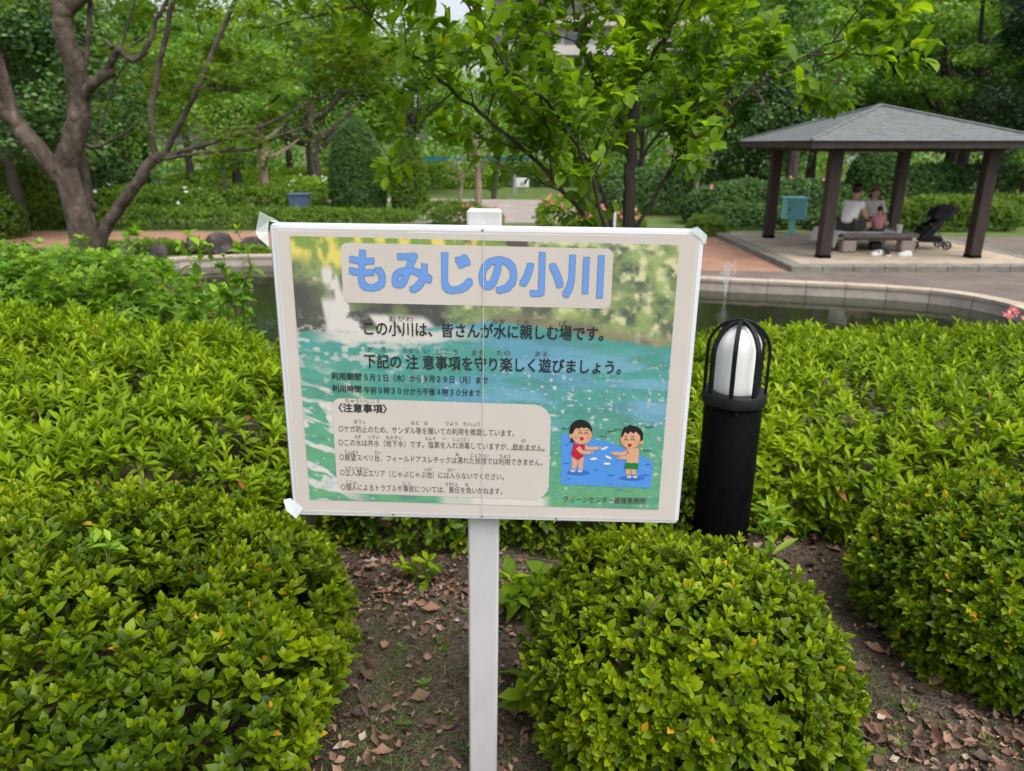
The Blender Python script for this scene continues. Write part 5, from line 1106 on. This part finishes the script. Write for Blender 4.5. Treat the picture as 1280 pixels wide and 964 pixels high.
# pollarded and thin trees standing in the beds
def thin_tree(label, px, Y, h, tr, bark, seed, crown=True, arms=6, spread=1.0, leaves=60, mat='leaf_tree', lean=0):
    root = empty('young_tree', L3(px, Y), label, 'tree', 'thin trees in the planting beds'); r = np.random.default_rng(seed); mb = MB(); top = Vector((lean, 0, h))
    c = spline([Vector((0, 0, -.1)), Vector((r.normal(0, .06) + lean * .4, 0, h * .5)), top], 5); mb.tube(c, [tr * (1 - .045 * i) for i in range(len(c))], 8); P = []
    for k in range(arms):
        a = 2 * math.pi * k / arms + r.uniform(-.4, .4); s0 = c[int(r.uniform(.55, .98) * (len(c) - 1))]; e = s0 + Vector((math.cos(a) * spread * r.uniform(.6, 1), math.sin(a) * spread * .6, h * r.uniform(.12, .5)))
        cc = spline([s0, s0.lerp(e, .45) + Vector((0, 0, -.05 * h)), e], 4); mb.tube(cc, [tr * .5 * (1 - .08 * i) for i in range(len(cc))], 6)
        for i in range(3, len(cc)):
            for _ in range(leaves // 5): P.append(np.array(cc[i]) + r.normal(0, .18 * spread, 3))
    mb.build('trunk', M[bark], root, True)
    if P:
        P = np.array(P); N = len(P); link('crown', leaves_mesh('crown', P, r.normal(0, 1, (N, 3)), np.array([[0, 0, 1.]]) + r.normal(0, .6, (N, 3)), .13 * r.uniform(.6, 1.2, N), .6, 'quad', r.random(N)), M[mat], root)
    return root
thin_tree('pruned pale tree with knobby arms left of the sign top', 333, 29, 2.9, .20, 'bark_pale', 1, arms=9, spread=1.5, leaves=50)
thin_tree('thin tree with a pale straight stem above the sign post', 598, 28.5, 2.6, .16, 'bark_pale', 2, arms=7, spread=1.0, leaves=60)
thin_tree('slim bare-stemmed tree just left of the pale straight stem', 573, 27.5, 1.7, .08, 'bark_pale', 3, arms=9, spread=.7, leaves=30)
thin_tree('leaning thin tree to the right of the pale straight stem', 617, 33, 2.8, .13, 'bark_dark', 4, arms=6, spread=1.2, leaves=70, lean=.5)
thin_tree('slender tree with two dark stems above the flower bed, left', 175, 26, 3.2, .07, 'bark_dark', 5, arms=7, spread=1.2, leaves=80)
thin_tree('slender dark stem standing behind the left flower bed', 192, 27, 3.0, .07, 'bark_dark', 6, arms=7, spread=1.2, leaves=80)
thin_tree('slender dark tree in front of the lawn strip', 285, 27, 3.0, .07, 'bark_dark', 7, arms=7, spread=1.3, leaves=90, mat='leaf_bright')
thin_tree('dark-trunked tree to the left of the clipped column shrub', 398, 32, 3.8, .34, 'bark_dark', 8, arms=9, spread=2.4, leaves=120)
thin_tree('dark forked trunk behind the left pavilion pillar', 930, 26, 2.6, .17, 'bark_dark', 9, arms=8, spread=1.6, leaves=90)
thin_tree('thick dark trunk just behind the left pavilion pillar', 985, 23.5, 3.4, .24, 'bark_dark', 10, arms=6, spread=1.6, leaves=90, mat='leaf_dark')
thin_tree('dark broad trunk seen between bench and right pillar', 1178, 29, 3.4, .30, 'bark_dark', 11, arms=7, spread=1.8, leaves=100, mat='leaf_dark')
thin_tree('thin pale tree with few leaves behind the small tree', 868, 24, 2.6, .07, 'bark_pale', 12, arms=9, spread=1.0, leaves=40)
# ---- clipped columns, hedges and beds
def bed(label, px, Y, rx, ry, h, mat, cat='hedge', dens=90, L=.10, k=6, Wd=.5, p=3.5, q=2.8, amp=.12, name='hedge', group='hedges and beds beyond the pond', fl=None, flm='petal_pink', kind='simple', nfl=0, x=None, inner=1.0):
    loc = (gp(px, Y) if x is None else x, Y, GZ)
    o = bush(name, label, cat, loc, rx, ry, h, M[mat], dens, k, L, Wd, kind, p, q, amp, 1.4, .6, group, yellow=0, stems=8, patch=.5, inner=inner, jit=.4)
    if nfl:
        P, n = bush_surface(nfl * 3, rx, ry, h, p, q, 3, amp, 1.4); P = P[(P[:, 2] > h * .4) & (P[:, 1] < ry * .6)][:nfl]; blossoms(o, P + n[:len(P)] * .05, (.085 if flm == 'petal_pink' else .10), flm)
    return o
bed('tall clipped dark green column shrub left of the sign post top', 449, 27.6, 1.08, 1.0, 3.2, 'leaf_dark', 'shrub', 260, .085, 6, .5, 2.0, 2.1, .09, 'column_shrub', 'clipped column shrubs')
bed('looser shorter column shrub right beside the taller clipped one', 513, 26.8, .72, .75, 2.55, 'leaf_hedge', 'shrub', 170, .10, 6, .5, 2.2, 2.6, .14, 'column_shrub', 'clipped column shrubs')
bed('dark clipped column shrub behind the seated people', 1088, 24, .95, .9, 2.4, 'leaf_dark', 'shrub', 190, .09, 6, .5, 2.0, 2.4, .08, 'column_shrub', 'clipped column shrubs')
bed('low clipped hedge along the far side of the reddish path', 250, 21.7, 5.6, .95, .55, 'leaf_hedge', dens=80)
bed('tall rounded shrub at the left edge beyond the old tree', 10, 21.6, 2.2, 1.0, 1.75, 'leaf_hedge', 'shrub', 90, .11, name='shrub')
bed('leafy shrub mass left of the old trunk, by the path', -60, 18.9, 1.9, .8, 1.25, 'leaf_hedge', 'shrub', 90, .11, name='shrub')
bed('flower bed with white blossoms behind the low hedge', 170, 25, 3.0, 1.1, .95, 'leaf_hedge', 'flower bed', 80, .12, name='flower_bed', flm='petal_white', nfl=14)
bed('wide low green bed below the lawn strip', 270, 28, 4.0, 1.6, .85, 'leaf_hedge', 'flower bed', 60, .13, name='flower_bed')
bed('yellowish azalea bed left of the clipped column', 380, 30, 2.0, 1.0, 1.05, 'leaf_lime', 'flower bed', 70, .12, name='flower_bed', nfl=12, flm='petal_white')
bed('low shrub strip in front of the clipped columns', 430, 23.6, 3.0, .9, .32, 'leaf_hedge', dens=80)
bed('small shrubs at the foot of the column shrubs', 560, 25.4, 1.2, .5, .45, 'leaf_hedge', 'shrub', 80, .1, name='shrub')
bed('light green clipped hedge at the left of the blue railing', 570, 40.5, 2.6, .8, 1.35, 'leaf_lime', dens=45, L=.14)
bed('dark clipped hedge under the blue railing', 640, 42.5, 4.2, .8, 1.35, 'leaf_hedge', dens=45, L=.14)
bed('low azaleas with pink blossoms left of the post top', 585, 22.6, 1.15, .55, .55, 'leaf_hedge', 'shrub', 90, .09, name='flowering_shrub', nfl=14)
bed('azalea with salmon pink blossoms right of the post top', 705, 20.8, .8, .7, .95, 'leaf_lime', 'shrub', 100, .09, name='flowering_shrub', nfl=18)
bed('dark azalea with pink flowers behind the small tree stems', 760, 19.8, 1.0, .7, .65, 'leaf_hedge', 'shrub', 100, .09, name='flowering_shrub', nfl=18)
bed('low clipped dome left of the pavilion platform', 882, 19.6, .55, .5, .52, 'leaf_hedge', 'shrub', 160, .07, name='shrub')
bed('long dark hedge behind the left half of the pavilion', 965, 22.6, 2.9, .9, 1.28, 'leaf_dark', dens=120, L=.1, nfl=5)
bed('dark clipped hedge in front of the long hedge by the teal box', 935, 21.2, 1.4, .6, .7, 'leaf_dark', dens=140, L=.08)
bed('low shrubs behind the pavilion bench', 1070, 21, 1.6, .6, .62, 'leaf_dark', 'shrub', 120, .08, name='shrub')
bed('light clipped hedge behind the stroller', 1175, 20.9, 2.2, .7, .92, 'leaf_hedge', dens=130, L=.09)
bed('dark hedge behind the right pavilion pillar', 1275, 22.5, 2.6, .9, .85, 'leaf_hedge', dens=110, L=.1)
bed('tall dark hedge far behind the stroller', 1200, 26.5, 4.6, 1.0, 1.6, 'leaf_dark', dens=70, L=.12)
bed('dark undergrowth between pavilion and small tree', 850, 26, 3.6, 1.0, 1.5, 'leaf_dark', dens=60, L=.13)
bed('dark undergrowth far left under the corner tree', 60, 26, 4.5, 1.0, 2.0, 'leaf_dark', dens=55, L=.14)
bed('bright lawn bank seen beyond the left beds', 330, 44, 6.0, 3.0, .9, 'leaf_lime', 'bank', 26, .2, name='grassy_bank', p=3, q=2.2)
# rocks and low ferns by the left pond edge
M['rock'] = noisy('dark_boulder_stone', (0.025, 0.02, 0.02), (0.13, 0.105, 0.10), 5, 0.9, 0.9, 10, dist=0.06, mid=(.055, .045, .045))
def rock(label, px, py, w, h, seed):
    p_ = onz(px, py); r = np.random.default_rng(seed); mb = MB(); mb.ell((0, 0, h * .35), (w / 2, w * .36, h * .66), 26, 18); v = np.array(mb.v); n = nrm(v - np.array([0, 0, h * .35])); d = (fbm(v * (2.2 / w) + seed * 3.1, 4, seed) - .5) * w * .5
    v = v + n * d[:, None]; v[:, 2] = np.clip(v[:, 2], -.03, h); mb.v = [tuple(q) for q in v]; o = mb.build('rock', M['rock'], None, True); o.location = p_; o.rotation_euler = (0, 0, r.uniform(0, 3)); tag(o, label, 'rock', 'boulders beside the path')
rock('narrow upright dark boulder, left of the big pair by the sign', 243, 317, .42, .38, 1); rock('largest dark boulder beside the reddish path', 274, 318, .68, .48, 2); rock('dark boulder half hidden behind the sign corner', 316, 316, .6, .36, 3)
rock('low dark boulder near the old trunk', 160, 322, .5, .26, 4); rock('low brown boulder left of the upright boulder', 200, 324, .5, .3, 5)
bed('low bright plants between pond edging and boulders', 290, 16.35, .95, .26, .24, 'leaf_lime', 'ground plants', 220, .085, name='low_plants', k=7)
bed('low plants along the pond edging near the old trunk', 170, 16.2, 1.3, .3, .26, 'leaf_hedge', 'ground plants', 180, .085, name='low_plants', k=7)
# ---- small far things
M['blue'] = noisy('blue_paint', (.10, .42, .66), (.14, .50, .74), 3, .5, 0); M['grey_metal'] = flat_mat('grey_metal', (.3, .3, .3), .5); M['white_paint'] = flat_mat('white_sign_paint', (.72, .73, .74), .5)
br = empty('blue_railing', (gp(596, 46), 46, GZ), 'light blue painted railing far off above the clipped hedge', 'railing'); mb = MB()
mb.box(-3.2, 3.2, -.05, .05, 1.34, 1.56); mb.build('rail', M['blue'], br)
for i in range(6): mb = MB(); x = -3.1 + i * 1.24; mb.box(x - .04, x + .04, -.04, .04, -.05, 1.338); mb.build('post', M['blue'], br)
for x0, x1 in ((-3.1, -2.5), (-1.86, -2.46)): mb = MB(); mb.tube([(x0, -.02, .9), (x1, -.02, 1.36)], .05, 6); mb.build('brace', M['blue'], br)
ws = empty('notice_board', L3(653, 37), 'small white notice board on two legs far off on the lawn', 'sign'); mb = MB(); mb.box(-.32, .32, -.015, .015, .28, .72, None, .01); pn = mb.build('panel', M['white_paint'], ws)
mb = MB(); mb.box(-.1, .1, -.022, -.017, .36, .5); mb.build('printed_mark', M['grey_metal'], pn)
for x in (-.24, .24): mb = MB(); mb.box(x - .02, x + .02, .018, .05, -.05, .6); mb.build('leg', M['grey_metal'], ws)
mb = MB(); mb.box(-.06, .06, -.06, .06, -.05, .9, None, .015); mb.box(-.07, .07, -.07, .07, .905, .94); o = mb.build('marker_post', M['grey_metal']); o.location = L3(643, 36.5); tag(o, 'short grey post beside the small white notice board', 'post')
M['planter'] = noisy('blue_grey_plastic', (.06, .09, .16), (.09, .13, .21), 6, .5, 0)
pb_ = empty('planter_tub', L3(376, 26), 'blue plastic tub standing in the bed left of the column shrub', 'tub'); mb = MB(); vs = [(-.26, -.2, 0), (.26, -.2, 0), (.26, .2, 0), (-.26, .2, 0), (-.33, -.25, .62), (.33, -.25, .62), (.33, .25, .62), (-.33, .25, .62)]
mb.add(vs, [(0, 3, 2, 1), (0, 1, 5, 4), (1, 2, 6, 5), (2, 3, 7, 6), (3, 0, 4, 7), (4, 5, 6, 7)]); mb.build('body', M['planter'], pb_); mb = MB(); mb.box(-.36, .36, -.28, .28, .622, .68, None, .015); mb.build('rim', M['planter'], pb_)
# thin white pole behind the small tree
mb = MB(); mb.tube([(0, 0, -.1), (0, 0, 1.0), (0, 0, 1.03)], [.026, .026, .012], 8); o = mb.build('marker_pole', M['white_paint']); o.location = L3(767, 17.6); tag(o, 'thin white pole left of the small tree main stem', 'pole')
# fountain jet, and droplets drawn for the sky sparkle on the pond
m, nt, p = new_mat('water_spray'); p.inputs['Base Color'].default_value = (.85, .88, .9, 1); p.inputs['Roughness'].default_value = .15; p.inputs['Alpha'].default_value = .35; M['spray'] = m
def jet(label, px, py, hgt, seed, spread=.16, n=260):
    q = onz(px, py, GZ - .17); r = np.random.default_rng(seed); mb = MB()
    for _ in range(n):
        t = r.random(); a = r.uniform(0, 6.28); rr_ = spread * t * r.random() ** .5; z = hgt * 4 * (t * .5) * (1 - t * .5) * r.uniform(.55, 1); s_ = r.uniform(.003, .008)
        mb.ell((rr_ * math.cos(a), rr_ * math.sin(a), max(z, .01)), (s_, s_, s_ * r.uniform(1, 3.5)), 5, 4)
    mb.tube([(0, 0, -.05), (0, 0, hgt * .6)], [.006, .003], 5); o = mb.build('jet_or_sparkle', M['spray'], None, True); o.location = q; tag(o, label, 'fountain')
jet('thin splashing water jet by the right edge of the sign', 906, 371, .62, 1)
jet('low droplets put in for sky sparkle on the water left of the sign frame', 296, 372, .14, 2, .3, 200)  # added droplets stand in for sky reflection glittering on the pond
# ---- apartment block and the far wood
M['render_wall'] = noisy('pale_render', (.46, .42, .40), (.56, .52, .50), .4, .9, .05); M['win'] = flat_mat('window_glass', (.20, .21, .22), .2)
ab = empty('apartment_block', (22, 92, GZ), 'pale apartment block showing through gaps in the trees', 'building'); mb = MB(); mb.box(-25, 25, 0, 12, -.5, 26); wl = mb.build('wall', M['render_wall'], ab)
for fl_ in range(8):
    mb = MB(); mb.box(-25, 25, -1.3, -.02, 2.9 + fl_ * 3, 3.05 + fl_ * 3); mb.box(-25, 25, -1.3, -1.2, 3.05 + fl_ * 3, 3.9 + fl_ * 3); mb.build('balcony', M['render_wall'], ab)
    for k in range(12): mb = MB(); x = -23 + k * 4.1; mb.box(x - 1.2, x + 1.2, -.05, -.01, 3.1 + fl_ * 3, 5.2 + fl_ * 3); mb.build('window', M['win'], ab)
mb = MB(); mb.box(-25.3, 25.3, -.4, 12.3, 26.003, 26.5); mb.build('roof', M['render_wall'], ab)
r = np.random.default_rng(77); Pq = []; Nq = []
for i in range(420):
    px = r.uniform(-500, 1800); Y = r.uniform(54, 72); z = GZ + r.uniform(0, 11) * (1 if r.random() < .75 else .4); gap = (600 < px < 1010 and z > 6.2) or (150 < px < 240 and z > 8)
    if gap and r.random() < .75: continue
    c = np.array([gp(px, Y), Y, z]); q = r.normal(0, 1, (200, 3)); q /= np.linalg.norm(q, axis=1, keepdims=True); n = q.copy(); Pq.append(c + q * r.random((200, 1)) ** .4 * r.uniform(1.3, 2.6)); Nq.append(n * .6 + np.array([0, 0, .5]) + r.normal(0, .4, (200, 3)))
Pq = np.concatenate(Pq); Nq = np.concatenate(Nq); N = len(Pq)
o = link('far_wood', leaves_mesh('far_wood', Pq, r.normal(0, 1, (N, 3)), Nq, r.uniform(.3, .55, N), .6, 'quad', np.clip(fbm(Pq * .35, 2, 4) + r.normal(0, .2, N), 0, 1)), M['leaf_tree']); tag(o, 'far wood closing the view behind the park trees', 'wood', kind='stuff')
